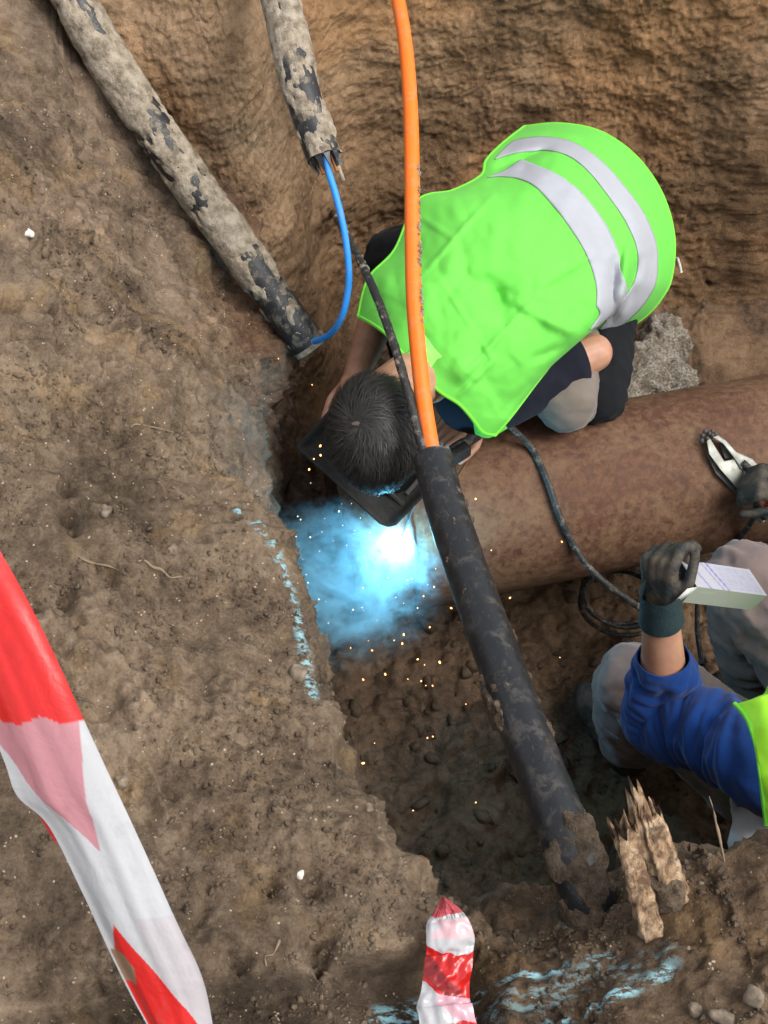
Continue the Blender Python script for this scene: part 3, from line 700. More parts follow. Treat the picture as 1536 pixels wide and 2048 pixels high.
# ------------------------------------------------------------------ concrete lump and small things on the ground
mb = MB()
for px, py, rx, ry, rz in ((1285, 760, .085, .09, .08), (1330, 680, .07, .075, .07), (1350, 760, .085, .07, .06), (1300, 720, .07, .08, .06), (1260, 800, .06, .06, .05), (1335, 655, .035, .035, .04)):
    mb.ellip(atz(px, py, -1.22), (rx, ry, rz), rotm((0, 0, 1), random.random() * 3))
o = fuse(mb, 'concrete_lump', M['concrete'], None, .009, 3); c_ = co_of(o); set_co(o, c_ + nrm_of(o) * (.020 * fbm(c_ * 14, 3) + .012 * fbm(c_ * 50, 3))[:, None])
tag(o, 'pale rough concrete lump on the ground behind the pipe', 'concrete')
def stick(name, a, b, r, mat, label, cat):
    o = tube_obj(name, [a, (V3(a) + V3(b)) / 2 + .001, b], r, mat, None, 8, 10); tag(o, label, cat)
stick('electrode_stub', aty(1354, 515, 2.60), aty(1362, 545, 2.58), .0045, M['white_stone'], 'short white electrode stub on the soil right of the bent worker', 'electrode')
def pebble(px, py, r, mat, label, seed):
    p, n = on_bank(px, py); mb = MB(); mb.ellip(p - n * r * .15, (r * 1.2, r * .95, r * .75), rotm((.2, .3, 1), seed), 16, 24); o = mb.build('pebble', mat)
    c_ = co_of(o); set_co(o, c_ + nrm_of(o) * (r * .55 * fbm(c_ * .55 / r + seed, 3))[:, None]); tag(o, label, 'stone', 'single stones in the left bank')
pebble(65, 469, .0078, M['white_stone'], 'flat white pebble high on the left bank', 1)
pebble(604, 1753, .0055, M['white_stone'], 'small round white pebble low on the bank above the dark ledge', 2)
pebble(599, 1338, .013, M['stone'], 'tan stone stuck in the trench edge beside the smoke', 3)
pebble(743, 1610, .006, M['stone'], 'pale grey pebble on the rim of the lower bank', 4)
pebble(215, 1022, .011, M['stone'], 'yellowish pebble beside the dark crack in the bank', 5)
pebble(245, 1560, .009, M['stone'], 'tan pebble right of the white stretch of tape', 6)
pebble(350, 1095, .0095, M['stone'], 'pale oblong pebble in the middle of the bank', 7)
pebble(1520, 1996, .013, M['stone'], 'tan stone at the lower right edge of the ground', 8)
pebble(1450, 2032, .012, M['stone'], 'grey tan stone at the bottom right, left of the tan one', 9)
pebble(1385, 2012, .009, M['stone'], 'smaller pale stone near the paint marks', 10)
def root(P, r, label):
    o = tube_obj('root', P, [r, r, r * .4], M['root'], None, 30, 6, True, lambda p: .0012 * fbm(p * 60, 2)); tag(o, label, 'root')
def bank_pts(L, lift=.003): return [on_bank(*q)[0] + on_bank(*q)[1] * lift for q in L]
root(bank_pts([(278, 1118), (295, 1120), (310, 1131), (326, 1136), (342, 1150), (358, 1149), (372, 1153)], .001), .0024, 'tan root lying across the middle of the bank')
root(bank_pts([(150, 1108), (185, 1120), (215, 1130), (250, 1142)], .002), .0014, 'hair-thin root left of the tan root on the bank')
root(bank_pts([(260, 850), (275, 845), (310, 852), (345, 862)], .002), .0013, 'hair-thin root in the upper middle of the bank')
root([at(1452, 1735, 1.50), at(1438, 1670, 1.50), at(1432, 1645, 1.50), at(1427, 1620, 1.49), at(1418, 1592, 1.49)], .0012, 'thin pale root sticking up from the near bank beside the broken post')
root(bank_pts([(565, 1885), (555, 1905), (540, 1915), (538, 1930)], .002), .0014, 'thin curved root over the dark ledge')

# ------------------------------------------------------------------ broken wooden post in the near bank
post = thing('broken_post', 'torn splintered timber post stump standing in the near bank', 'post', tuple(at(1320, 1790, 1.5)))
def slab(name, base, top, wide, thick, spikes, seed, lean=(0, 0, 0)):
    base, top = V3(base), V3(top); ax_ = top - base; L = np.linalg.norm(ax_); side = np.cross(ax_, FWD); side /= np.linalg.norm(side); dep = np.cross(ax_ / L, side)
    nu, nv = 22, 40; r_ = np.random.default_rng(seed); prof = np.interp(np.linspace(0, 1, nv // 2), np.linspace(0, 1, len(spikes)), spikes)
    ring_t = np.linspace(0, 2 * np.pi, nv, endpoint=False); xs = np.sign(np.cos(ring_t)) * np.abs(np.cos(ring_t)) ** .45; ys = np.sign(np.sin(ring_t)) * np.abs(np.sin(ring_t)) ** .45
    jag = np.interp((xs + 1) / 2, np.linspace(0, 1, len(spikes)), spikes) + .03 * r_.normal(size=nv)
    P = []
    for k in range(nu):
        q = k / (nu - 1); P.append(base + ax_ * np.clip(q * jag, 0, 2)[:, None] + side * (xs * wide * (1 - .12 * q))[:, None] + dep * (ys * thick * (1 - .2 * q))[:, None])
    P = np.array(P); n_ = fbm(P.reshape(-1, 3) * np.array((90, 90, 25)) + seed, 3).reshape(nu, nv); cen = P.mean(1, keepdims=True)
    P = P + (P - cen) * (.34 * n_)[..., None]
    v = P.reshape(-1, 3); f = [tuple(q) for q in grid_faces(nu, nv, wrap_v=True)]
    tops = [(nu - 1) * nv + k for k in range(nv)]
    for k in range(nv // 2 - 1):                    # close the jagged top across its thickness
        f.append((tops[k], tops[k + 1], tops[nv - 2 - k], tops[nv - 1 - k]))
    f.append(tuple(range(nv)))
    mesh_obj(name, v, f, M['wood'], post)
for base, top, w_, t_, spk, sd_ in (((1302, 1845, 1.455), (1246, 1660, 1.385), .0085, .006, [.9, 1.12, 1.0, .86, 1.04, .8], 1), ((1288, 1800, 1.46), (1228, 1648, 1.39), .0055, .005, [.7, 1.05, .9, 1.1, .75], 5),
        ((1325, 1765, 1.475), (1268, 1618, 1.405), .0075, .006, [.8, 1.04, 1.16, .9, .7], 2), ((1352, 1790, 1.475), (1297, 1615, 1.405), .0085, .008, [.9, 1.02, .94, 1.10, .84], 3), ((1364, 1775, 1.48), (1312, 1632, 1.42), .0055, .006, [.8, 1.0, .9, 1.05, .6], 6),
        ((1318, 1700, 1.42), (1275, 1585, 1.38), .0050, .003, [.7, 1.20, 1.0, 1.26, .6], 4)):
    b_ = at(*base); t0_ = at(*top); slab('splinter', b_ + (b_ - t0_) * .35 + FWD * .02, t0_, w_ * 1.7, t_ * 1.5, [1 + (k_ - 1) * .7 for k_ in spk], sd_)
mb = MB()
for px, py, r_ in ((1342, 1800, .019), (1322, 1812, .016), (1310, 1770, .013), (1350, 1770, .015), (1300, 1745, .009), (1312, 1720, .008)): mb.ellip(at(px, py, 1.47), (r_, r_, r_ * .9))
o = fuse(mb, 'soil_clump', M['damp_mud'], post, .004, 3); c_ = co_of(o); set_co(o, c_ + nrm_of(o) * (.010 * fbm(c_ * 38, 4) - .004)[:, None])

# ------------------------------------------------------------------ people
def unit(v): v = V3(v); return v / np.linalg.norm(v)
def sleeve(name, P, rad, mat, parent, n=90, nseg=48, wr=.006, rings=9, seed=0, caps=False, stretch=1.0, lump=.004):
    """cloth tube round a limb with gathered folds across it"""
    C, L = path(P, n); rad = np.interp(np.linspace(0, 1, n), np.linspace(0, 1, len(rad)), rad)
    th = np.linspace(0, 2 * np.pi, nseg, endpoint=False); S_, T_ = np.meshgrid(np.linspace(0, 1, n), th, indexing='ij')
    q = np.stack([S_.ravel() * rings + .8 * np.cos(T_.ravel() + seed), 1.1 * np.cos(T_.ravel()), 1.1 * np.sin(T_.ravel())], 1) * stretch
    r = wr * ridged(q * np.array((1, .55, .55)) + seed, 2) + lump * fbm(np.stack([S_.ravel() * 4, np.cos(T_.ravel()), np.sin(T_.ravel())], 1) + seed, 3)
    ends = np.minimum(1, np.minimum(S_, 1 - S_).ravel() * 14 + .15)
    v, f = tube(C, rad, nseg, caps, lambda p: r * ends)
    o = mesh_obj(name, v, f, mat, parent)
    return modded(o, [('SOLIDIFY', dict(thickness=.003, offset=1)), ('SUBSURF', dict(levels=1))])
def hand(mb, wrist, palm_dir, back_dir, curls, scale=1.0, thumb=(.9, .5), side=1, r=.0088, spread=.0195):
    """palm and five jointed fingers; curls gives the bend of each joint, thumb leaves the side of the palm"""
    d = unit(palm_dir); n = V3(back_dir); n = unit(n - d * (n @ d)); s_ = np.cross(d, n) * side; k = scale
    w0 = V3(wrist); pc = w0 + d * .045 * k
    for o_ in (-.028, -.009, .010, .028): mb.capsule(w0 + d * .012 * k + s_ * o_ * .6 * k, w0 + d * .085 * k + s_ * o_ * k, .016 * k, .0125 * k)
    for i_, (off, ln) in enumerate(((.030, .078), (.010, .088), (-.010, .082), (-.029, .064))):
        b = w0 + d * .088 * k + s_ * off * k; dr = d.copy(); nn = n.copy(); rr = r * k * (1 if i_ < 3 else .88)
        for j, fr in enumerate((.45, .31, .24)):
            a = curls[i_] * (1.0, 1.15, .8)[j]; dr2 = dr * math.cos(a) - nn * math.sin(a); nn = nn * math.cos(a) + dr * math.sin(a); dr = dr2
            e = b + dr * ln * fr * k; mb.capsule(b, e, rr, rr * .92); b = e; rr *= .93
    a0, a1 = thumb; b = w0 + d * .022 * k + s_ * .026 * k - n * .006 * k; dr = unit(d * math.cos(a0) + s_ * math.sin(a0) - n * .35)
    e = b + dr * .042 * k; mb.capsule(b, e, .0125 * k, .0105 * k); dr = unit(dr * math.cos(a1) - s_ * math.sin(a1) * .7 + d * .3 - n * .25); e2 = e + dr * .032 * k; mb.capsule(e, e2, .0105 * k, .0095 * k)
    e3 = e2 + unit(dr + d * .3) * .022 * k; mb.capsule(e2, e3, .0095 * k, .008 * k)

# --- the welder bent over the pipe
Hc = at(752, 862, 2.285); ARC0 = on_pipe(798, 1085, .012)
f_h = unit(ARC0 - Hc); u_h = unit(np.array((-.10, -1, .12))); u_h = unit(u_h - f_h * (u_h @ f_h)); l_h = np.cross(u_h, f_h)
HB = np.stack([l_h, f_h, u_h], 1)                   # head frame: side, face, crown
wd = thing('person', 'welder in a bright green hi-vis vest crouching bent over the rusty pipe', 'person', (.45, 2.2, -1.28))
neck0, neck1 = at(850, 742, 2.46), Hc - u_h * .03 - f_h * .035
pel = at(1165, 455, 2.87); chest = at(925, 655, 2.56); mid = at(1040, 545, 2.66)
shR, shL = at(800, 612, 2.60), at(955, 795, 2.60)
elL, wrL = at(1186, 706, 2.655), at(962, 838, 2.66)
elR, wrR = at(768, 600, 2.80), at(712, 752, 2.60)
hipL, kneeL, ankL = at(1205, 540, 2.93), at(1150, 812, 2.665), np.array((.62, 2.12, -1.18))
hipR, kneeR, ankR = at(1060, 420, 2.95), at(790, 520, 2.93), np.array((.10, 2.35, -1.18))
mb = MB()
mb.ellip(Hc, (.076, .094, .108), HB); mb.ellip(Hc - u_h * .045 + f_h * .012, (.062, .075, .072), HB)
mb.capsule(Hc + f_h * .09 - u_h * .02, Hc + f_h * .108 - u_h * .045, .009, .014)                           # nose
mb.capsule(Hc + f_h * .082 - l_h * .035 + u_h * .008, Hc + f_h * .082 + l_h * .035 + u_h * .008, .012, .012)   # brow
mb.capsule(Hc + f_h * .088 - l_h * .02 - u_h * .075, Hc + f_h * .088 + l_h * .02 - u_h * .075, .008, .008)     # mouth
mb.capsule(Hc + f_h * .068 - u_h * .105, Hc + f_h * .075 - u_h * .108, .026, .024)                        # chin
for s_ in (-1, 1): mb.ellip(Hc + l_h * s_ * .079 - f_h * .012 - u_h * .018, (.010, .020, .031), HB @ rotm((1, 0, 0), .2))
mb.chain([neck1, neck0], [.056, .062]); mb.chain([neck0, chest, mid, pel], [.07, .115, .115, .125])
mb.chain([chest, shR], [.09, .062]); mb.chain([chest, shL], [.09, .062])
mb.chain([shL, elL, (elL * .55 + wrL * .45), wrL], [.050, .0435, .041, .028]); mb.chain([shR, elR, (elR * .6 + wrR * .4), wrR], [.052, .043, .041, .028])
kI = at(1160, 800, 2.70); mb.chain([pel, hipL, kI, ankL], [.12, .085, .044, .040]); mb.chain([pel, hipR, kneeR, ankR], [.12, .088, .058, .042])
hand(mb, wrL, at(895, 858, 2.60) - wrL, at(905, 760, 2.45) - at(905, 860, 2.6), (.55, .75, .85, .95), .98, (.75, .5), -1)
hand(mb, wrR, at(700, 815, 2.53) - wrR, at(640, 740, 2.35) - at(700, 780, 2.6), (.9, .95, 1., 1.), .98, (.8, .4), 1)
body = fuse(mb, 'body', M['skin'], wd, .0042, 5)
# shirt: short navy sleeves and trunk
mb = MB(); mb.chain([neck0 + (chest - neck0) * .35, chest, mid, pel], [.085, .130, .130, .135]); mb.chain([chest, shR], [.10, .060]); mb.chain([chest, shL], [.105, .072])
fuse(mb, 'shirt', M['navy'], wd, .008, 6)
sleeve('sleeve', [shL + (chest - shL) * .35, shL, shL * .45 + elL * .55, elL * .86 + shL * .14], [.076, .080, .074, .060], M['navy'], wd, 60, 40, .0035, 5, 2)
sleeve('sleeve', [shR + (chest - shR) * .35, shR, shR * .5 + elR * .5, elR * .9 + shR * .1], [.060, .058, .056, .055], M['navy'], wd, 50, 40, .0035, 5, 6)
# trousers
mb = MB(); mb.chain([mid, pel], [.125, .145]); kB = at(1190, 790, 2.72); mb.chain([pel, hipL, kB], [.142, .106, .066]); mb.chain([kB, kB * .5 + ankL * .5, ankL], [.066, .066, .060]); mb.chain([pel, hipR, kneeR], [.142, .105, .074]); mb.chain([kneeR, ankR], [.072, .062])
o = fuse(mb, 'trousers', M['black_cloth'], wd, .007, 6); c_ = co_of(o); set_co(o, c_ + nrm_of(o) * (.006 * ridged(c_ * 11, 2) + .003 * fbm(c_ * 30, 2))[:, None])
kd = unit(kneeL - hipL); mb = MB(); mb.chain([kneeL - kd * .17 + l_h * 0, kneeL - kd * .02, kneeL + kd * .004], [.056, .064, .066]); mb.capsule(kneeL, kneeL + unit(ankL - kneeL) * .12, .066, .056)
kp = fuse(mb, 'knee_panel', M['grey_cloth'], None, .006, 6); c_ = co_of(kp); off = at(1132, 800, 2.64) - at(1150, 812, 2.665); set_co(kp, c_ + off + nrm_of(kp) * (.005 * fbm(c_ * 14, 3) + .005 * ridged(c_ * np.array((7, 16, 16)) + 4, 2))[:, None]); kp.parent = wd
for a, lab in ((ankL, 0), (ankR, 1)):
    mb = MB(); mb.capsule(a + (0, 0, .06), a + (0, 0, -.04), .055, .05); mb.capsule(a + (0, .02, -.055), a + (-.02, -.17, -.07), .046, .042)
    fuse(mb, 'boot', M['boot'], wd, .007, 5)
# hair: a dark cap and combed strands running out from the whorl
WH = unit(unit(EYE - Hc) * 1.0 + np.array((-.42, 0, 0)) + np.array((0, .10, .22)))       # whorl direction
capv = MB(); capv.ellip(Hc - f_h * .004 + u_h * .004, (.080, .097, .1095), HB, 40, 60); cap = capv.build('hair', M['hair_cap'], wd)
c_ = co_of(cap); loc = (c_ - Hc) @ HB
keep = (loc[:, 1] < .045 + .02 * (loc[:, 2] > .03)) & ~((loc[:, 2] < -.06))
sw = fbm(c_ * 30, 2) * .0015; inner = Hc + (c_ - Hc) * .90
set_co(cap, np.where(keep[:, None], c_ + nrm_of(cap) * sw[:, None], inner))
mb_v, mb_f, cnt = [], [], 0; axr = np.array((.0835, .1005, .113)); made = 0; wl_ = HB.T @ WH
def comb(q, ln, turn, lift, seg=6):
    pts = []; cur = q.copy()
    for k in range(seg + 1):
        tang = cur - wl_; tang = tang - cur * (tang @ cur); tang = tang / (np.linalg.norm(tang) + 1e-6); a_ = .5 + turn
        tg = tang * math.cos(a_) + np.cross(cur, tang) * math.sin(a_); s_ = k / seg
        pts.append(Hc + HB @ (cur * (axr + lift * math.sin(s_ * 2.2) + .001))); cur = cur + tg * ln / seg / .1; cur = cur / np.linalg.norm(cur)
    return np.array(pts)
while made < 620:                                   # locks of hair, each a dozen strands drawn together at the tip
    q = rng.normal(size=3); q /= np.linalg.norm(q); lp = q * axr
    if lp[1] > .055 or lp[2] < -.06: continue
    nw = np.linalg.norm(HB @ q - WH)
    if nw < .07: continue
    ln = .034 + .030 * rng.random(); turn = rng.normal() * .28; lift = .003 + .010 * rng.random() ** 1.5
    guide = comb(q, ln, turn, lift)
    for e in range(12):
        q2 = q + rng.normal(size=3) * .085; q2 /= np.linalg.norm(q2); pts = comb(q2, ln * (.85 + .3 * rng.random()), turn + rng.normal() * .10, lift * (.6 + .8 * rng.random()))
        k_ = np.linspace(0, .6, 7)[:, None] ** 1.3; pts = pts * (1 - k_) + guide * k_ + rng.normal(size=3) * .0008
        dirw = HB @ q2; sd_ = np.cross(pts[-1] - pts[0], dirw); sd_ = sd_ / (np.linalg.norm(sd_) + 1e-9) * (.0006 + .0004 * rng.random())
        wd_ = np.linspace(1, .3, 7)[:, None]; mb_v += [pts - sd_ * wd_, pts + sd_ * wd_]
        for k in range(6): mb_f.append((cnt + k, cnt + k + 1, cnt + 8 + k, cnt + 7 + k))
        cnt += 14
    made += 1
pv = Hc + HB @ ((HB.T @ WH) * np.array((.0835, .100, .1125))); mb = MB(); mb.ellip(pv, (.014, .005, .003), basis((1, .2, -.2), np.cross(WH, (1, .2, -.2)))); mb.build('bare_scalp', M['scalp'], cap)
ho = mesh_obj('strands', np.concatenate(mb_v), np.array(mb_f), M['hair'], cap); ho['kind'] = 'stuff'
# vest: back panel lofted between its four hems, wrapped over the back
A = [(717,632),(745,648),(772,668),(800,700),(828,737),(850,755),(882,785),(918,808),(945,838),(965,864),(990,870)]
Bm = [(1048,254),(1120,248),(1200,264),(1270,312),(1322,385),(1347,470),(1343,550),(1325,592),(1290,632),(1240,664),(1195,676)]
Cm = [(717,632),(737,558),(790,500),(835,402),(905,382),(962,352),(972,322),(1005,288),(1048,254)]
Dm = [(990,870),(1025,828),(1070,768),(1120,704),(1148,665),(1164,651),(1176,668),(1195,676)]
def p2(Lst, n):
    c_, _ = path([(x, y, 0) for x, y in Lst], n); return c_[:, :2]
NU, NV = 150, 130
a_, b_, c2, d_ = p2(A, NV), p2(Bm, NV), p2(Cm, NU), p2(Dm, NU)
u = np.linspace(0, 1, NU)[:, None, None]; v = np.linspace(0, 1, NV)[None, :, None]
PX = (1 - u) * a_[None] + u * b_[None] + (1 - v) * c2[:, None] + v * d_[:, None] - ((1 - u) * (1 - v) * a_[0] + (1 - u) * v * a_[-1] + u * (1 - v) * b_[0] + u * v * b_[-1])
U, Vv = np.meshgrid(np.linspace(0, 1, NU), np.linspace(0, 1, NV), indexing='ij'); W = 2 * Vv - 1
dc = np.interp(U, [0, .12, .3, .5, .7, .85, .95, 1], [2.375, 2.362, 2.375, 2.425, 2.505, 2.60, 2.70, 2.80])
ed = np.where(W < 0, .16 * np.abs(W) ** 2.4, .115 * np.abs(W) ** 2.6) * np.interp(U, [0, .3, 1], [.75, 1, .6])
D = dc + ed
q = np.stack([PX[..., 0].ravel() / 100, PX[..., 1].ravel() / 100, 0 * U.ravel()], 1)
fold = .017 * fbm(q * .55 + 3, 4).reshape(U.shape) + .0080 * ridged(q * np.array((.9, .5, 1)) + 8, 2).reshape(U.shape)
edge = np.minimum.reduce([U, 1 - U, Vv, 1 - Vv]); fold *= sstep(0, .1, edge)
def crease(x0, y0, x1, y1, w, amp):
    p0, p1 = np.array((x0, y0.__float__())), np.array((x1, float(y1))); dv = p1 - p0; t_ = np.clip(((PX - p0) @ dv) / (dv @ dv), 0, 1)
    dist = np.linalg.norm(PX - p0 - t_[..., None] * dv, axis=-1); return amp * np.exp(-(dist / w) ** 2) * np.sin(np.pi * np.clip(t_, .02, .98)) ** .3
for cr in ((985, 392, 850, 545, 5, -.004), (835, 430, 910, 480, 6, -.003), (1195, 505, 1075, 575, 6, -.004), (1075, 590, 935, 745, 6, -.0035), (990, 575, 1010, 640, 16, .012), (1020, 600, 1150, 668, 12, -.010), (1060, 620, 930, 560, 22, .010),
           (880, 560, 985, 720, 5, -.0025), (985, 720, 920, 790, 6, -.004), (930, 690, 890, 735, 12, .003), (960, 720, 915, 760, 10, -.003), (1255, 500, 1240, 620, 9, -.018), (1278, 520, 1250, 610, 10, .012), (1225, 520, 1222, 640, 9, .012), (1095, 300, 1000, 335, 8, .012), (1130, 690, 1060, 720, 10, .006)):
    D = D + 1.8 * crease(*cr)
D = D + fold
VP = EYE + D[..., None] * FWD + np.stack([(PX[..., 0] - 768) / FPX * D, 0 * D, 0 * D], -1) + ((1024 - PX[..., 1]) / FPX * D)[..., None] * UPV
# continue the panel round the far flank and under the seat
cenx, ceny = 1020, 560
def wrap(row_px, row_d, steps, inward, deeper):
    rows = []
    for k in range(1, steps + 1):
        q_ = k / steps; pxx = row_px + (np.array((cenx, ceny)) - row_px) * inward * q_ ** 1.4; dd = row_d + deeper * q_ ** .8
        rows.append(np.array([at(x, y, z) for (x, y), z in zip(pxx, dd)]))
    return rows
left = wrap(PX[:, 0], D[:, 0], 8, .12, .22); VP = np.concatenate([np.stack(left[::-1], 1), VP], 1)
pxh = np.concatenate([np.repeat(PX[-1:, :1], 8, 1), PX[-1:]], 1)[0]; dh = np.concatenate([np.linspace(D[-1, 0] + .22, D[-1, 0] + .03, 8), D[-1]])
hem = wrap(pxh, dh, 5, .04, .05); hem0 = VP[-1]; hem = [h_ * 1 for h_ in hem]
hem = [np.where((np.arange(len(pxh)) < 8)[:, None], VP[-1] + (np.array((0, .0, -.02)) * (k + 1)), hh) for k, hh in enumerate(hem)]
VP = np.concatenate([VP, np.stack(hem, 0)], 0)
vest = mesh_obj('vest', VP.reshape(-1, 3), grid_faces(*VP.shape[:2]), M['vest'], wd)
modded(vest, [('SOLIDIFY', dict(thickness=.002, offset=-1))])
VN = grid_normals(EYE + D[..., None] * FWD + np.stack([(PX[..., 0] - 768) / FPX * D, 0 * D, 0 * D], -1) + ((1024 - PX[..., 1]) / FPX * D)[..., None] * UPV); VN = np.where((VN @ FWD)[..., None] > 0, -VN, VN)
VS = VP[:NU, 8:]                                   # the visible sheet
def vest_uv(x, y):
    k = np.argmin((PX[..., 0] - x) ** 2 + (PX[..., 1] - y) ** 2); return np.array((U.ravel()[k], Vv.ravel()[k]))
def vest_pt(uv, lift):
    i_ = np.clip(uv[..., 0] * (NU - 1), 0, NU - 1.001); j_ = np.clip(uv[..., 1] * (NV - 1), 0, NV - 1.001); i0, j0 = i_.astype(int), j_.astype(int); fi, fj = (i_ - i0)[..., None], (j_ - j0)[..., None]
    g = lambda G: (G[i0, j0] * (1 - fi) + G[i0 + 1, j0] * fi) * (1 - fj) + (G[i0, j0 + 1] * (1 - fi) + G[i0 + 1, j0 + 1] * fi) * fj
    return g(VS) + g(VN) * lift
def vest_strip(name, E1, E2, lift, mat, n=110, m=14):
    a = np.array([vest_uv(*q) for q in p2(E1, 40)]); b = np.array([vest_uv(*q) for q in p2(E2, 40)])
    sm = lambda z: np.stack([np.convolve(np.pad(z[:, k], 3, 'edge'), np.ones(7) / 7, 'valid') for k in (0, 1)], 1)
    a, b = sm(a), sm(b); t_ = np.linspace(0, 39, n); a = np.stack([np.interp(t_, np.arange(40), a[:, k]) for k in (0, 1)], 1); b = np.stack([np.interp(t_, np.arange(40), b[:, k]) for k in (0, 1)], 1)
    w_ = np.linspace(0, 1, m)[None, :, None]; uv = a[:, None] * (1 - w_) + b[:, None] * w_
    P_ = vest_pt(uv, lift); o = mesh_obj(name, P_.reshape(-1, 3), grid_faces(n, m), mat, vest); return modded(o, [('SOLIDIFY', dict(thickness=.0016, offset=0))])
vest_strip('reflective_band', [(965,360),(1025,356),(1072,378),(1120,432),(1164,498),(1190,562),(1192,612),(1165,662)], [(1034,318),(1082,338),(1138,366),(1198,434),(1233,503),(1246,560),(1240,614),(1206,666)], .0035, M['reflect'])
vest_strip('reflective_band', [(978,326),(1040,306),(1096,303),(1134,310),(1183,356),(1232,420),(1268,485),(1276,532),(1258,578),(1214,632),(1186,666)], [(1012,288),(1060,277),(1115,279),(1180,308),(1240,368),(1290,440),(1314,502),(1310,552),(1290,604),(1240,648),(1198,672)], .0035, M['reflect'])
vest_strip('size_tag', [(812, 712), (850, 668)], [(846, 752), (884, 712)], .003, M['tagm'], 20, 8)
for nm, uvs in (('edge_binding', np.stack([np.zeros(90), np.linspace(0, 1, 90)], 1)), ('edge_binding', np.stack([np.linspace(0, 1, 90), np.ones(90)], 1)), ('edge_binding', np.stack([np.ones(90), np.linspace(0, 1, 90)], 1)), ('edge_binding', np.stack([np.linspace(0, 1, 90), np.zeros(90)], 1))):
    v_, f_ = tube(vest_pt(uvs, .0), .0042, 8, True); mesh_obj(nm, v_, f_, M['vest_edge'], vest)
# turned-up front flap showing below the shoulder corner
fl = [[at(945, 838, 2.50), at(950, 868, 2.52)], [at(985, 852, 2.50), at(978, 876, 2.53)], [at(1010, 848, 2.54), at(1015, 857, 2.56)]]
v_ = np.array([[(p_ * (1 - t_) + r_ * t_) for t_ in np.linspace(0, 1, 6)] for p_, r_ in fl]); mesh_obj('front_flap', crom(v_.reshape(3, -1), np.linspace(0, 2, 20)).reshape(-1, 3), grid_faces(20, 6), M['vest'], vest)

# hand-held welding shield: concave fibre sheet with turned-up rim
sh = thing('welding_shield', 'black hand-held welding shield tilted corner-down under the dark-haired head', 'welding shield', tuple(at(760, 960, 2.52)))
T0, L0, R0 = at(783, 1060, 2.50), at(598, 893, 2.53), at(912, 928, 2.45); ex, ey = L0 - T0, R0 - T0; nn = unit(np.cross(ex, ey)); nn = nn if nn @ FWD < 0 else -nn
g = np.linspace(0, 1, 41); Gx, Gy = np.meshgrid(g, g, indexing='ij'); rim = np.minimum.reduce([Gx, 1 - Gx, Gy, 1 - Gy])
cut_ = np.clip(.10 - (Gx + Gy), 0, 1)                # blunt tip corner
P_ = T0 + ex * (Gx + cut_ * .35)[..., None] + ey * (Gy + cut_ * .35)[..., None] + nn * (.022 * np.exp(-(rim / .035) ** 2) - .030 * np.sin(np.pi * Gx) * np.sin(np.pi * Gy))[..., None]
o = mesh_obj('shell', P_.reshape(-1, 3), grid_faces(41, 41), M['mask'], sh); modded(o, [('SOLIDIFY', dict(thickness=.004, offset=0))])
RB = basis(ex, ey); cx_, cy_ = .235, .56
wc = T0 + ex * cx_ + ey * cy_ - nn * .010; zz = RB[:, 2] * np.sign(RB[:, 2] @ nn)
for dx, dy, hx, hy in ((.052, 0, .005, .058), (-.052, 0, .005, .058), (0, .053, .047, .005), (0, -.053, .047, .005)):
    mb = MB(); mb.box(wc + RB[:, 0] * dx + RB[:, 1] * dy, (hx, hy, .008), RB); o = mb.build('lens_frame', M['mask'], sh, False); modded(o, [('BEVEL', dict(width=.0015, segments=2))])
mb = MB(); mb.box(wc - zz * .003, (.047, .048, .002), RB); mb.build('lens', M['mask_dark'], sh, False)
mb = MB(); mb.box(wc + RB[:, 0] * -.03 + zz * .006, (.004, .030, .003), RB); mb.box(wc + RB[:, 0] * -.045 + RB[:, 1] * .03 + zz * .008, (.010, .004, .003), RB); mb.build('lens_clip', M['dark_steel'], sh, False)
tube_obj('handle', [T0 + ex * .62 + ey * .42 + nn * 0, T0 + ex * .75 + ey * .60 + nn * .045, wrR * .35 + at(700, 815, 2.53) * .65], .013, M['mask'], sh, 20, 14)
# electrode holder in the other hand
eh = thing('electrode_holder', 'black electrode holder gripped in the bare hand above the pipe', 'electrode holder', tuple(at(930, 895, 2.62)))
tube_obj('handle', [at(1000, 838, 2.63), at(960, 862, 2.62), at(918, 888, 2.60), at(900, 900, 2.595)], [.015, .017, .017, .014], M['black_rubber'], eh, 30, 16)
mb = MB(); mb.box(at(918, 908, 2.585), (.026, .017, .012), basis(at(945, 890, 2.6) - at(890, 925, 2.58), (0, 0, 1))); o = mb.build('jaw', M['mask'], eh, False); modded(o, [('BEVEL', dict(width=.005, segments=2))])

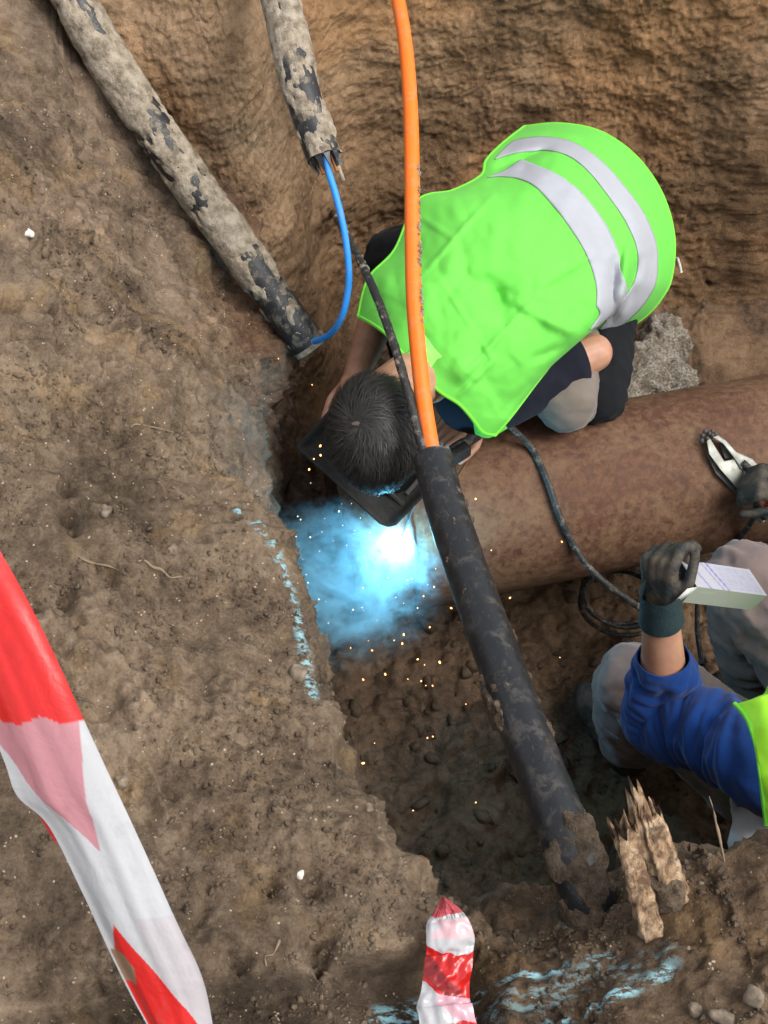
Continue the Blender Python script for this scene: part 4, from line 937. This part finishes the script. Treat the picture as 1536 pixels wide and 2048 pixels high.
# --- the helper squatting at the right edge
hp = thing('person', 'helper in blue sleeves and yellow-green vest squatting at the right edge with a carton', 'person', (.75, 1.0, -1.28))
wr2, el2, sh2 = at(1322, 1232, 2.02), at(1330, 1425, 2.19), at(1555, 1535, 1.97)
shr2 = np.array((1.02, .97, -.42)); elr2, wrr2 = np.array((1.10, 1.28, -.66)), at(1612, 985, 2.60)
pel2 = np.array((.98, .88, -.93)); chest2 = (sh2 + shr2) / 2 + (.03, -.02, -.10); nk2 = (sh2 + shr2) / 2 + (.02, .04, .06); hd2 = nk2 + np.array((0, .07, .16))
hL, kL, aL = np.array((.86, .93, -.92)), at(1265, 1362, 2.50), atz(1262, 1478, -1.17)
hR, kR, aR = np.array((1.08, .98, -.92)), at(1492, 1165, 2.62), np.array((.92, 1.22, -1.20))
mb = MB(); mb.ellip(hd2, (.078, .098, .115)); mb.ellip(hd2 + (0, .015, -.05), (.062, .075, .07)); mb.capsule(hd2 + (0, .10, -.015), hd2 + (0, .115, -.035), .009, .013); mb.capsule(hd2 + (-.03, .085, .01), hd2 + (.03, .085, .01), .011, .011); mb.capsule(hd2 + (-.018, .095, -.06), hd2 + (.018, .095, -.06), .008, .008); mb.capsule(hd2 + (0, .075, -.10), hd2 + (0, .08, -.102), .025, .023)
for s_ in (-1, 1): mb.ellip(hd2 + np.array((s_ * .08, -.01, -.015)), (.010, .02, .03))
mb.chain([hd2 - (0, .02, .08), nk2], [.055, .06]); mb.chain([nk2, chest2, pel2], [.07, .13, .13]); mb.chain([chest2, sh2], [.09, .06]); mb.chain([chest2, shr2], [.09, .06])
mb.chain([sh2, el2, el2 * .6 + wr2 * .4, wr2], [.050, .044, .042, .031]); mb.chain([shr2, elr2, elr2 * .6 + wrr2 * .4, wrr2], [.05, .044, .042, .029])
mb.chain([pel2, hL, kL, aL], [.12, .09, .058, .042]); mb.chain([pel2, hR, kR, aR], [.12, .09, .058, .042])
fuse(mb, 'body', M['skin'], hp, .006, 5)
mb = MB(); mb.ellip(hd2 + (0, -.012, .012), (.086, .104, .118)); o = mb.build('hair', M['hair'], hp); c_ = co_of(o); lo = c_ - hd2; set_co(o, np.where(((lo[:, 1] > .055) | (lo[:, 2] < -.05))[:, None], hd2 + lo * .8, c_ + nrm_of(o) * (.004 * fbm(c_ * 40, 2))[:, None]))
# jumper
mb = MB(); mb.chain([nk2 + (chest2 - nk2) * .3, chest2, pel2 + (chest2 - pel2) * .2], [.075, .135, .135]); mb.chain([chest2, sh2], [.095, .072]); mb.chain([chest2, shr2], [.095, .072]); fuse(mb, 'jumper', M['blue'], hp, .009, 6)
cuff = el2 + (wr2 - el2) * .60
sleeve('sleeve', [sh2 + (chest2 - sh2) * .5, sh2, sh2 * .62 + el2 * .38 + (0, 0, .004), sh2 * .30 + el2 * .70, el2 + (-.006, -.012, -.008), el2 + (wr2 - el2) * .25, cuff], [.082, .078, .072, .066, .060, .053, .042], M['blue'], hp, 170, 64, .0100, 13, 3, lump=.007)
sleeve('sleeve', [shr2 + (chest2 - shr2) * .5, shr2, elr2, elr2 * .3 + wrr2 * .7], [.085, .080, .064, .05], M['blue'], hp, 80, 40, .006, 10, 9)
# yellow-green vest over the shoulder
def vest2():
    ctr = chest2; ax_ = unit(nk2 - pel2); sd_ = unit(shr2 - sh2); fr = np.cross(ax_, sd_); n, m = 60, 80; P_ = []
    for k in np.linspace(0, 1, n):
        base = pel2 + (nk2 - pel2) * (k * 1.0) + ax_ * .01; wdt = np.interp(k, [0, .5, .8, .93, 1], [.235, .250, .245, .175, .10]); dp = np.interp(k, [0, .5, .85, 1], [.205, .21, .19, .115])
        th_ = np.linspace(0, 2 * np.pi, m, endpoint=False); P_.append(base + sd_ * (wdt * np.cos(th_))[:, None] + fr * (dp * np.sin(th_))[:, None])
    P_ = np.array(P_); q_ = P_.reshape(-1, 3); nn_ = grid_normals(P_).reshape(-1, 3); q_ = q_ + nn_ * (.008 * fbm(q_ * 7, 3) + .004 * ridged(q_ * 12, 2))[:, None]
    o = mesh_obj('vest', q_, grid_faces(n, m, wrap_v=True), M['vest2'], hp); return modded(o, [('SOLIDIFY', dict(thickness=.003, offset=0))])
ve2 = vest2()
# the visible front of the vest: a panel over the shoulder with its armhole edge
Lp = [(1470, 1408), (1495, 1440), (1512, 1490), (1521, 1545), (1527, 1600), (1533, 1650)]; Rp = [(1545, 1385), (1585, 1420), (1610, 1480), (1620, 1540), (1625, 1600), (1630, 1665)]
a = p2(Lp, 50); b = p2(Rp, 50); w_ = np.linspace(0, 1, 24); P_ = np.array([[at(*(a[i_] * (1 - t_) + b[i_] * t_), np.interp(i_, [0, 12, 30, 49], [1.90, 1.83, 1.80, 1.815]) - .035 * math.sin(t_ * 2.2)) for t_ in w_] for i_ in range(50)])
q_ = P_.reshape(-1, 3); q_ = q_ + grid_normals(P_).reshape(-1, 3) * (.004 * fbm(q_ * 14, 3))[:, None]
o = mesh_obj('shoulder_panel', q_, grid_faces(50, 24), M['vest2'], ve2); modded(o, [('SOLIDIFY', dict(thickness=.003, offset=0))])
v_, f_ = tube(P_[:, 0], .004, 8, True); mesh_obj('edge_binding', v_, f_, M['vest_edge'], ve2)
# trousers
def trouser_leg(pts, rad, seed, n=110):
    return sleeve('trouser_leg', pts, rad, M['mauve'], hp, n, 56, .0075, 7, seed, lump=.006)
mb = MB(); mb.chain([pel2 + (0, 0, .1), pel2, hL], [.15, .155, .115]); mb.chain([pel2, hR], [.155, .115])
mb.chain([hL, kL], [.108, .066]); mb.chain([hR, kR], [.106, .072]); mb.chain([kL, kL * .5 + aL * .5, aL + (0, 0, .03)], [.064, .062, .056]); mb.chain([kR, kR * .5 + aR * .5, aR + (0, 0, .03)], [.071, .068, .060])
o = fuse(mb, 'trousers', M['mauve'], hp, .006, 8); c_ = co_of(o)
axl = unit(kR - hR); tpar = (c_ - hR) @ axl; ang_ = np.arctan2((c_ - hR) @ np.cross(axl, (0, 0, 1)), (c_ - hR)[:, 2])
set_co(o, c_ + nrm_of(o) * (.013 * ridged(np.stack([ang_ * 2.6, tpar * 2.2, 0 * ang_], 1) + 2, 2) * sstep(.95, .75, np.abs(c_[:, 0] - 1.0) + .3 * (c_[:, 0] < .72)) + .009 * ridged(c_ * np.array((9, 9, 14)) + 5, 3) + .0025 * fbm(c_ * 30, 2))[:, None])
tube_obj('trouser_seam', [kL + (0, 0, .0) + unit(at(1262, 1400, 2.4) - kL) * .083, (kL * .6 + hL * .4) + unit(EYE - kL) * .098, hL + unit(EYE - hL) * .114], .0016, M['mauve'], hp, 30, 6)
for a in (aL, aR):
    mb = MB(); mb.capsule(a + (0, -.01, .09), a + (0, -.01, -.03), .062, .056); mb.capsule(a + (0, 0, -.045), a + (-.075, .13, -.055), .052, .048); mb.capsule(a + (0, -.02, -.05), a + (0, .05, -.05), .05, .05)
    o = fuse(mb, 'boot', M['boot'], hp, .006, 5); c_ = co_of(o); set_co(o, c_ + nrm_of(o) * (.005 * fbm(c_ * 25, 3))[:, None])
# gloves
mb = MB(); gd = at(1318, 1118, 1.985) - wr2
hand(mb, wr2 + unit(gd) * .012, gd, at(1240, 1140, 1.93) - at(1330, 1150, 2.0), (.75, 1.05, 1.15, 1.2), .97, (.55, .7), 1, r=.0112)
g1 = fuse(mb, 'glove', M['glove'], hp, .0035, 4)
tube_obj('cuff', [wr2 + unit(wr2 - el2) * .062, wr2 + unit(wr2 - el2) * .03, wr2 - unit(wr2 - el2) * .012], [.034, .0345, .038], M['glove_cuff'], g1, 24, 36, False, lambda p: .0012 * fbm(p * 60, 2))
mb = MB(); hand(mb, wrr2, at(1530, 965, 2.61) - wrr2, at(1515, 860, 2.45) - at(1515, 960, 2.63), (.85, .9, .95, 1.), 1.12, (.55, .3), -1, r=.0135)
g2 = fuse(mb, 'glove', M['glove'], hp, .0035, 4)
# white cloth hanging below the vest
cl = np.array([[at(x0 + (x1 - x0) * t_, y0 + (y1 - y0) * t_ + 5 * math.sin(t_ * 7 + y0), 2.06 + .03 * math.sin(t_ * 8 + y0 * .02)) for t_ in np.linspace(0, 1, 30)] for (x0, y0, x1, y1) in ((1462, 1585, 1640, 1600), (1461, 1610, 1640, 1625), (1463, 1640, 1640, 1660), (1462, 1700, 1640, 1710))])
cl = crom(cl.reshape(4, -1), np.linspace(0, 3, 24)).reshape(24, 30, 3); q_ = cl.reshape(-1, 3); q_ = q_ + grid_normals(cl).reshape(-1, 3) * (.008 * ridged(q_ * 16, 2))[:, None]
o = mesh_obj('shirt_tail', q_, grid_faces(24, 30), M['white_cloth'], hp); modded(o, [('SOLIDIFY', dict(thickness=.003, offset=0))])
# carton of electrodes in the raised glove
bx_, by_ = at(1503, 1172, 2.10) - at(1362, 1153, 1.985), at(1371, 1178, 1.985) - at(1377, 1127, 2.055)
RB = basis(bx_, by_); n_up = RB[:, 2] * (1 if RB[:, 2] @ FWD < 0 else -1); LX, LY, LZ = np.linalg.norm(bx_), .060, .040
bc = (at(1376, 1127, 2.005) + at(1518, 1183, 2.085)) / 2 - n_up * LZ / 2
def carton():
    t = thing('electrode_carton', 'white printed cardboard carton held in the raised glove', 'carton', tuple(bc))
    nx, ny = 60, 24; mbv, cols, faces, n0 = [], [], [], 0
    def face(o_, ux, uy, nx, ny, prt):
        nonlocal n0
        a, b = np.meshgrid(np.linspace(-.5, .5, nx), np.linspace(-.5, .5, ny), indexing='ij'); P_ = o_ + a[..., None] * ux + b[..., None] * uy
        mbv.append(P_.reshape(-1, 3)); cols.append(prt(a.ravel() + .5, b.ravel() + .5)); faces.append(grid_faces(nx, ny) + n0); n0 += nx * ny
    X_, Y_, Z_ = RB[:, 0] * LX, RB[:, 1] * LY, n_up * LZ
    def ptop(a, b):
        c = np.repeat(np.array(((.38, .385, .43),)), len(a), 0); sl_ = a - .10 * b
        for p0, w_ in ((.10, .022), (.28, .018), (.355, .03)): c[np.abs(sl_ - p0) < w_ / 2] = (.16, .16, .38)
        band = (a > .45) & (a < .96) & (b > .08) & (b < .92); c[band] = np.array((.35, .36, .43)) * (1 - .18 * ((np.sin(b[band] * 60) > .35) & (perlin(np.stack([a[band] * 45, np.floor(b[band] * 9) * 3.3, 0 * a[band]], 1)) > -.05)))[:, None]
        return c
    def pside(a, b):
        c = np.repeat(np.array(((.36, .38, .335),)), len(a), 0); c[np.abs(b - .5) < .04] = (.42, .45, .36); c[(a > .08) & (a < .3) & (b > .65) & (b < .8)] = (.40, .45, .30); return c
    pl_ = lambda a, b: np.repeat(np.array(((.60, .60, .58),)), len(a), 0)
    face(bc + Z_ / 2, X_, Y_, nx, ny, ptop); face(bc - Z_ / 2, X_, Y_, 4, 4, pl_); face(bc + Y_ / 2, X_, Z_, 40, 12, pside); face(bc - Y_ / 2, X_, Z_, 4, 4, pl_); face(bc + X_ / 2, Y_, Z_, 4, 4, pl_)
    o = mesh_obj('box', np.concatenate(mbv), np.concatenate(faces), M['carton'], t, False, attrs={'print': np.concatenate(cols)})
    fo = bc - X_ / 2; v_ = [fo + Y_ / 2 + Z_ / 2, fo + Y_ / 2 - Z_ / 2, fo + Y_ * .5 - Z_ * .5 - X_ * .16 + Y_ * .12, fo + Y_ * .5 + Z_ * .5 - X_ * .16 + Y_ * .12]
    o = mesh_obj('flap', v_, [(0, 1, 2, 3)], None, t, False, attrs={'print': np.repeat(np.array(((.6, .6, .58),)), 4, 0)}); o.data.materials.append(M['carton']); modded(o, [('SOLIDIFY', dict(thickness=.0012))])
    mb = MB(); mb.box(bc - X_ * .30, (LX * .18, LY * .47, LZ * .46), RB); mb.build('inside', M['dark_steel'], t, False)
    for k in range(3):
        q_ = bc - X_ * .42 + Y_ * (-.2 + .2 * k) + Z_ * (.1 - .12 * k); tube_obj('electrode', [q_, q_ - X_ * .08, q_ - X_ * .14], .0036, M['stone'], t, 5, 8)
carton()
# earth clamp on the pipe
ck = thing('earth_clamp', 'scuffed silver earth clamp lying on the pipe beside the dark glove', 'clamp', tuple(on_pipe(1450, 920)))
def plate(name, poly, l0, l1, mat):
    n = len(poly); v_ = [on_pipe(x, y, l1) for x, y in poly] + [on_pipe(x, y, l0) for x, y in poly]
    f_ = [tuple(range(n)), tuple(range(2 * n - 1, n - 1, -1))] + [((i_ + 1) % n, i_, n + i_, n + (i_ + 1) % n) for i_ in range(n)]
    o = mesh_obj(name, v_, f_, mat, ck, False)
    bm = bmesh.new(); bm.from_mesh(o.data); bmesh.ops.recalc_face_normals(bm, faces=bm.faces); bm.to_mesh(o.data); bm.free()
    return modded(o, [('BEVEL', dict(width=.0018, segments=2))])
plate('arm', [(1413, 882), (1420, 876), (1448, 922), (1470, 918), (1483, 928), (1489, 975), (1480, 984), (1442, 940), (1418, 908)], .012, .026, M['steel'])
plate('arm', [(1424, 874), (1436, 870), (1453, 882), (1473, 904), (1505, 918), (1520, 935), (1482, 938), (1468, 916), (1446, 888)], .016, .030, M['steel'])
plate('spring_plate', [(1412, 892), (1418, 900), (1446, 945), (1484, 990), (1474, 990), (1432, 948), (1414, 910)], .004, .014, M['dark_steel'])
plate('hole_shade_insert', [(1436, 880), (1450, 888), (1468, 916), (1450, 918)], .004, .012, M['dark_steel'])  # dark insert standing in for the shade inside the arm's window hole
mb = MB()
for x, y in ((1405, 872), (1410, 864), (1418, 868), (1414, 878), (1424, 872), (1403, 882), (1424, 864), (1430, 869)): mb.ellip(on_pipe(x, y, .018), (.0055, .0055, .008), None, 6, 8)
mb.build('jaw', M['dark_steel'], ck)
tube_obj('grip', [on_pipe(1484, 925, .028), on_pipe(1510, 950, .03), on_pipe(1545, 985, .03)], .009, M['black_rubber'], ck, 14, 12)
tube_obj('grip', [on_pipe(1486, 978, .022), on_pipe(1510, 1005, .03), on_pipe(1530, 1035, .03)], .009, M['black_rubber'], ck, 14, 12)
tube_obj('grip_end', [on_pipe(1508, 1018, .02), on_pipe(1524, 1042, .02)], .007, M['steel'], ck, 6, 10)
tube_obj('grip_end', [on_pipe(1532, 1005, .02), on_pipe(1540, 1020, .02)], .008, M['red_plastic'], ck, 6, 10)

# ------------------------------------------------------------------ barrier tape
def strip(name, L, Rr, mat, printer, label, nu=160, nv=44, curl=None, thick=.0006):
    """film between a left and a right edge curve; printer(u, v) gives the printed colour"""
    a, _ = path(L, nu); b, _ = path(Rr, nu); v_ = np.linspace(0, 1, nv)
    P = a[:, None] * (1 - v_[None, :, None]) + b[:, None] * v_[None, :, None]
    U, Vv = np.meshgrid(np.linspace(0, 1, nu), v_, indexing='ij')
    n = grid_normals(P); n = np.where((n @ FWD)[..., None] > 0, -n, n)
    if curl is not None: P = P + n * curl(U, Vv)[..., None]
    col = np.array(printer(U.ravel(), Vv.ravel()))
    o = mesh_obj(name, P.reshape(-1, 3), grid_faces(nu, nv), mat, attrs={'print': col})
    return tag(o, label, 'tape')
TAPE_A, TAPE_B = .815, .226
RED, WHT, PNK = np.array((.66, .020, .018)), np.array((.52, .525, .54)), np.array((.50, .22, .25))
def print_big(u, v):
    u = (u * (TAPE_A + 1 + TAPE_B) - TAPE_A)
    n = .012 * perlin(np.stack([u * 30, v * 4, 0 * u], 1))
    c = np.repeat(WHT[None], len(u), 0)
    red1 = (u < .378 + .022 * v + n) & (u > -.06 + .1 * v); c[red1] = RED; c[(u < -.40 + .1 * v)] = RED; up_ = u < -.06 + .1 * v
    # the folded back layer shows through as a pink wedge
    y = (u - .378) / .215; pk = (~red1) & (~up_) & (y < 1) & (v > y * .62 - .10 + n) & (v < 1.0 - y * .45 + n); c[pk] = PNK
    pale = (u > .70) & (v > .62 - (u - .70) * .6); c[pale] = WHT * .97 * np.array((1, .93, .94))
    c[(u > .712) & (v > .30 + .0 * u) & (v < .30 + (u - .712) * 3.0) ] = RED
    c[(u > .712) & (v <= .31) & (v > .30 - (u - .712) * 4.2)] = RED
    c[(u > .895 - .045 * (1 - v) + n) & (u < 1.1)] = RED
    st = (u > .765) & (u < .815) & (v < .30 - abs(u - .785) * 3); c[st] = (.28, .17, .10)
    c[(v < .03)] = WHT
    st_ = fbm(np.stack([u * 5, v * 26, 0 * u], 1), 3); sm_ = sstep(.35, .9, fbm(np.stack([u * 22, v * 7, 0 * u + 9], 1), 3))
    c = c * (1 - .05 * np.clip(st_, 0, 1) - .10 * sm_)[:, None]
    return c
Le = [at(-620, 120, 1.30), at(-400, 560, 1.20), at(-190, 1010, 1.13), at(-120, 1200, 1.13), at(-40, 1400, 1.13), at(10, 1525, 1.135), at(35, 1592, 1.14), at(98, 1652, 1.145), at(165, 1785, 1.15), at(215, 1895, 1.16), at(262, 1990, 1.165), at(305, 2070, 1.17), at(350, 2160, 1.18), at(440, 2420, 1.22)]
Ri = [at(-500, 120, 1.29), at(-290, 560, 1.19), at(-70, 985, 1.12), at(0, 1102, 1.11), at(62, 1215, 1.11), at(120, 1335, 1.11), at(166, 1438, 1.11), at(215, 1545, 1.115), at(262, 1645, 1.12), at(310, 1750, 1.125), at(355, 1850, 1.13), at(402, 1950, 1.14), at(424, 2040, 1.16), at(440, 2160, 1.18), at(530, 2420, 1.22)]
o = strip('barrier_tape', Le, Ri, M['tape'], print_big, 'wide red and white barrier tape stretched across the left foreground', 520, 130,
      lambda U, Vv: .010 * np.sin(Vv * np.pi) + .0009 * np.sin(Vv * 15 + U * 4) + .0016 * perlin(np.stack([U.ravel() * 9, Vv.ravel() * 6, 0 * U.ravel()], 1)).reshape(U.shape))
mbs = strip('tape_fold', [at(60, 1590, 1.175), at(78, 1630, 1.17), at(96, 1662, 1.165)], [at(100, 1600, 1.17), at(112, 1650, 1.165), at(112, 1690, 1.16)], M['tape'], lambda u, v: np.repeat(RED[None], len(u), 0), None, 14, 8)
for k in ('label', 'category'):
    if k in mbs: del mbs[k]
mbs.name = 'fold'; mbs.parent = o
def print_small(u, v):
    n = .02 * perlin(np.stack([u * 14, v * 5, 0 * u + 5], 1)); c = np.repeat(WHT[None], len(u), 0) * .95
    c[u < .16 + n] = (.55, .10, .12)
    c[(u > .21) & (u < .30) & (v > .35 - abs(u - .25) * 6)] = (.70, .45, .48)
    a = u - .06 * np.sin((v - .3) * 3.4) ; c[(a > .37 + n) & (a < .63 + .06 * v + n)] = RED * .82
    c[(a > .44 + .16 * v) & (a < .60 + .06 * v) & (v < .85)] = (.28, .022, .025)
    c[(u > .64 + .05 * v) & (u < .66 + .22 * v) & (v > .35)] = (.62, .36, .42)
    c[(u > .80 + .06 * np.abs(v - .8)) & (u < .915)] = RED * .75
    c[u > .93] = (.62, .55, .56)
    return c
Le = [at(881, 1780, 1.475), at(858, 1832, 1.475), at(852, 1870, 1.47), at(851, 1905, 1.47), at(847, 1945, 1.465), at(842, 1980, 1.46), at(833, 2012, 1.455), at(838, 2040, 1.45), at(825, 2090, 1.45)]
Ri = [at(888, 1780, 1.475), at(920, 1812, 1.475), at(944, 1850, 1.47), at(946, 1885, 1.47), at(944, 1925, 1.465), at(938, 1965, 1.46), at(940, 2005, 1.455), at(950, 2030, 1.45), at(972, 2090, 1.45)]
strip('barrier_tape', Le, Ri, M['tape_gloss'], print_small, 'short glossy crumpled red and white tape end lying at the bottom centre', 260, 90,
      lambda U, Vv: .022 + .007 * np.sin(Vv * np.pi) + .0030 * np.sin(U * 24 + 2 * Vv) + .004 * perlin(np.stack([U.ravel() * 16, Vv.ravel() * 5, 0 * U.ravel() + 3], 1)).reshape(U.shape) + .0035 * perlin(np.stack([U.ravel() * 5, Vv.ravel() * 22, 0 * U.ravel() + 3], 1)).reshape(U.shape) * (U < .2))

# ------------------------------------------------------------------ the arc, its light, smoke and sparks
ARC = on_pipe(798, 1085, .012)
t = thing('welding_arc', 'dazzling white arc at the pipe joint under the shield', 'arc', tuple(ARC))
mb = MB(); mb.ellip(ARC, (.010, .010, .010)); mb.build('glow', M['arc'], t)
stick_dir = (at(880, 890, 2.58) - ARC); stick_dir /= np.linalg.norm(stick_dir)
o = tube_obj('welding_electrode', [ARC + stick_dir * .012, ARC + stick_dir * .10, ARC + stick_dir * .235], .0024, M['dark_steel'], None, 10, 8); tag(o, 'thin welding electrode under the shield, its tip at the arc', 'electrode')
al = bpy.data.lights.new('arc_light', 'POINT'); al.energy = ARC_W; al.color = (.09, .53, .80); al.shadow_soft_size = .012
alo = bpy.data.objects.new('arc_light', al); COL.objects.link(alo); alo.location = ARC + pipe_nrm(ARC) * .018 + np.array((0, -.012, 0))
def smoke_mat():
    t = NT('welding_fume'); t.t.nodes.remove(t.b)
    pv = t.n('VolumePrincipled'); pv.inputs['Color'].default_value = (.55, .86, 1.0, 1); pv.inputs['Anisotropy'].default_value = .15
    ge = t.n('TexCoord').outputs['Object']; ln = t.n('VectorMath', operation='LENGTH')
    n = t.noise(2.1, 8, .68, 1.6); n2 = t.noise(6.5, 6, .68, 1.2)
    mp = t.n('Mapping'); t.l(ge, mp.inputs[0]); t.l(mp.outputs[0], ln.inputs[0])
    fall = t.ramp(ln.outputs['Value'], [(.0, .85), (.4, .66), (.75, .36), (.97, 0)])
    d = t.math('ADD', fall, t.math('MULTIPLY', t.math('SUBTRACT', t.math('ADD', t.math('MULTIPLY', n, .65), t.math('MULTIPLY', n2, .35)), .5), 5.6))
    d = t.math('MULTIPLY', t.math('MULTIPLY', t.math('SUBTRACT', d, .30, True), fall), SMOKE_D)
    t.l(d, pv.inputs['Density']); t.l(pv.outputs[0], t.out.inputs['Volume']); return t.m
sc_ = at(694, 1172, 2.60)
mb = MB(); mb.ellip((0, 0, 0), (1, 1, 1), None, 16, 24); o = mb.build('welding_smoke', smoke_mat()); o.location = sc_; o.scale = (.25, .20, .36)
o.rotation_euler = (R(20), R(-24), 0); tag(o, 'blue glowing cloud of welding smoke between the shield and the left bank', 'smoke', kind='stuff')
# sparks
sp = [(622,770),(637,888),(622,921),(620,938),(640,912),(618,968),(556,716),(728,1215),(736,1300),(694,1290),(887,1325),(855,1375),(932,1412),(751,1490),(730,1525),(822,1622),(955,1605),(1121,1314),(1020,1203),(1003,1285),(908,1222),(800,1295),(738,1285),(866,1257),(840,1370),(816,1362),(866,1385),(865,1480),(855,1480),(730,1366),(773,1348),(830,1318),(846,1318),(805,1270),(787,1270),(955,1135),(950,1000),(1138,1072),(975,1095),(962,1115),(858,1180),(855,1190),(640,1060),(650,1030),(676,1020),(678,1008),(700,1005),(690,1048),(712,1048),(720,1032),(660,1140),(735,1112),(700,1078),(606,1050),(622,1075),(640,1100),(590,1030),(588,1073),(760,1170),(720,1175),(690,1120),(635,1190),(655,1195),(600,1120),(610,1150),(775,1155),(780,1195),(800,1205),(720,1215),(705,1215),(630,1202),(830,1215),(845,1165),(825,1145),(815,1160),(690,1090),(740,1060),(755,1048),(672,1075),(615,1165),(700,1225),(660,1245),(640,1285),(760,1235),(905,1060),(880,1150),(930,1150)]
sv, sf = [], []
mb = MB(); mb.ellip((0, 0, 0), (1, 1, 1.5), None, 6, 8); proto = mb.build('spark', M['spark']); pm = proto.data; pm2 = pm.copy(); pm2.materials.clear(); pm2.materials.append(M['spark_hot'])
for i_, (px, py) in enumerate(sp):
    d_ = 2.36 + .22 * random.random() if py < 1260 else 2.1 + .6 * random.random()
    if px > 860 and py < 1260: d_ = 2.3 + .2 * random.random()
    o = proto if i_ == 0 else proto.copy()
    if i_: COL.objects.link(o)
    inside = 940 < py < 1260 and px < 850
    o.data = pm2 if inside else pm
    o.location = at(px + random.gauss(0, 5), py + random.gauss(0, 5), d_); r_ = (.0010 if inside else .0016) * (.45 + .85 * random.random() ** 1.5); o.scale = (r_, r_, r_)
    o.rotation_euler = (random.random() * 3, random.random() * 3, 0)
    tag(o, 'tiny bright spark flying off the weld', 'spark', 'sparks flying off the weld')
settle()
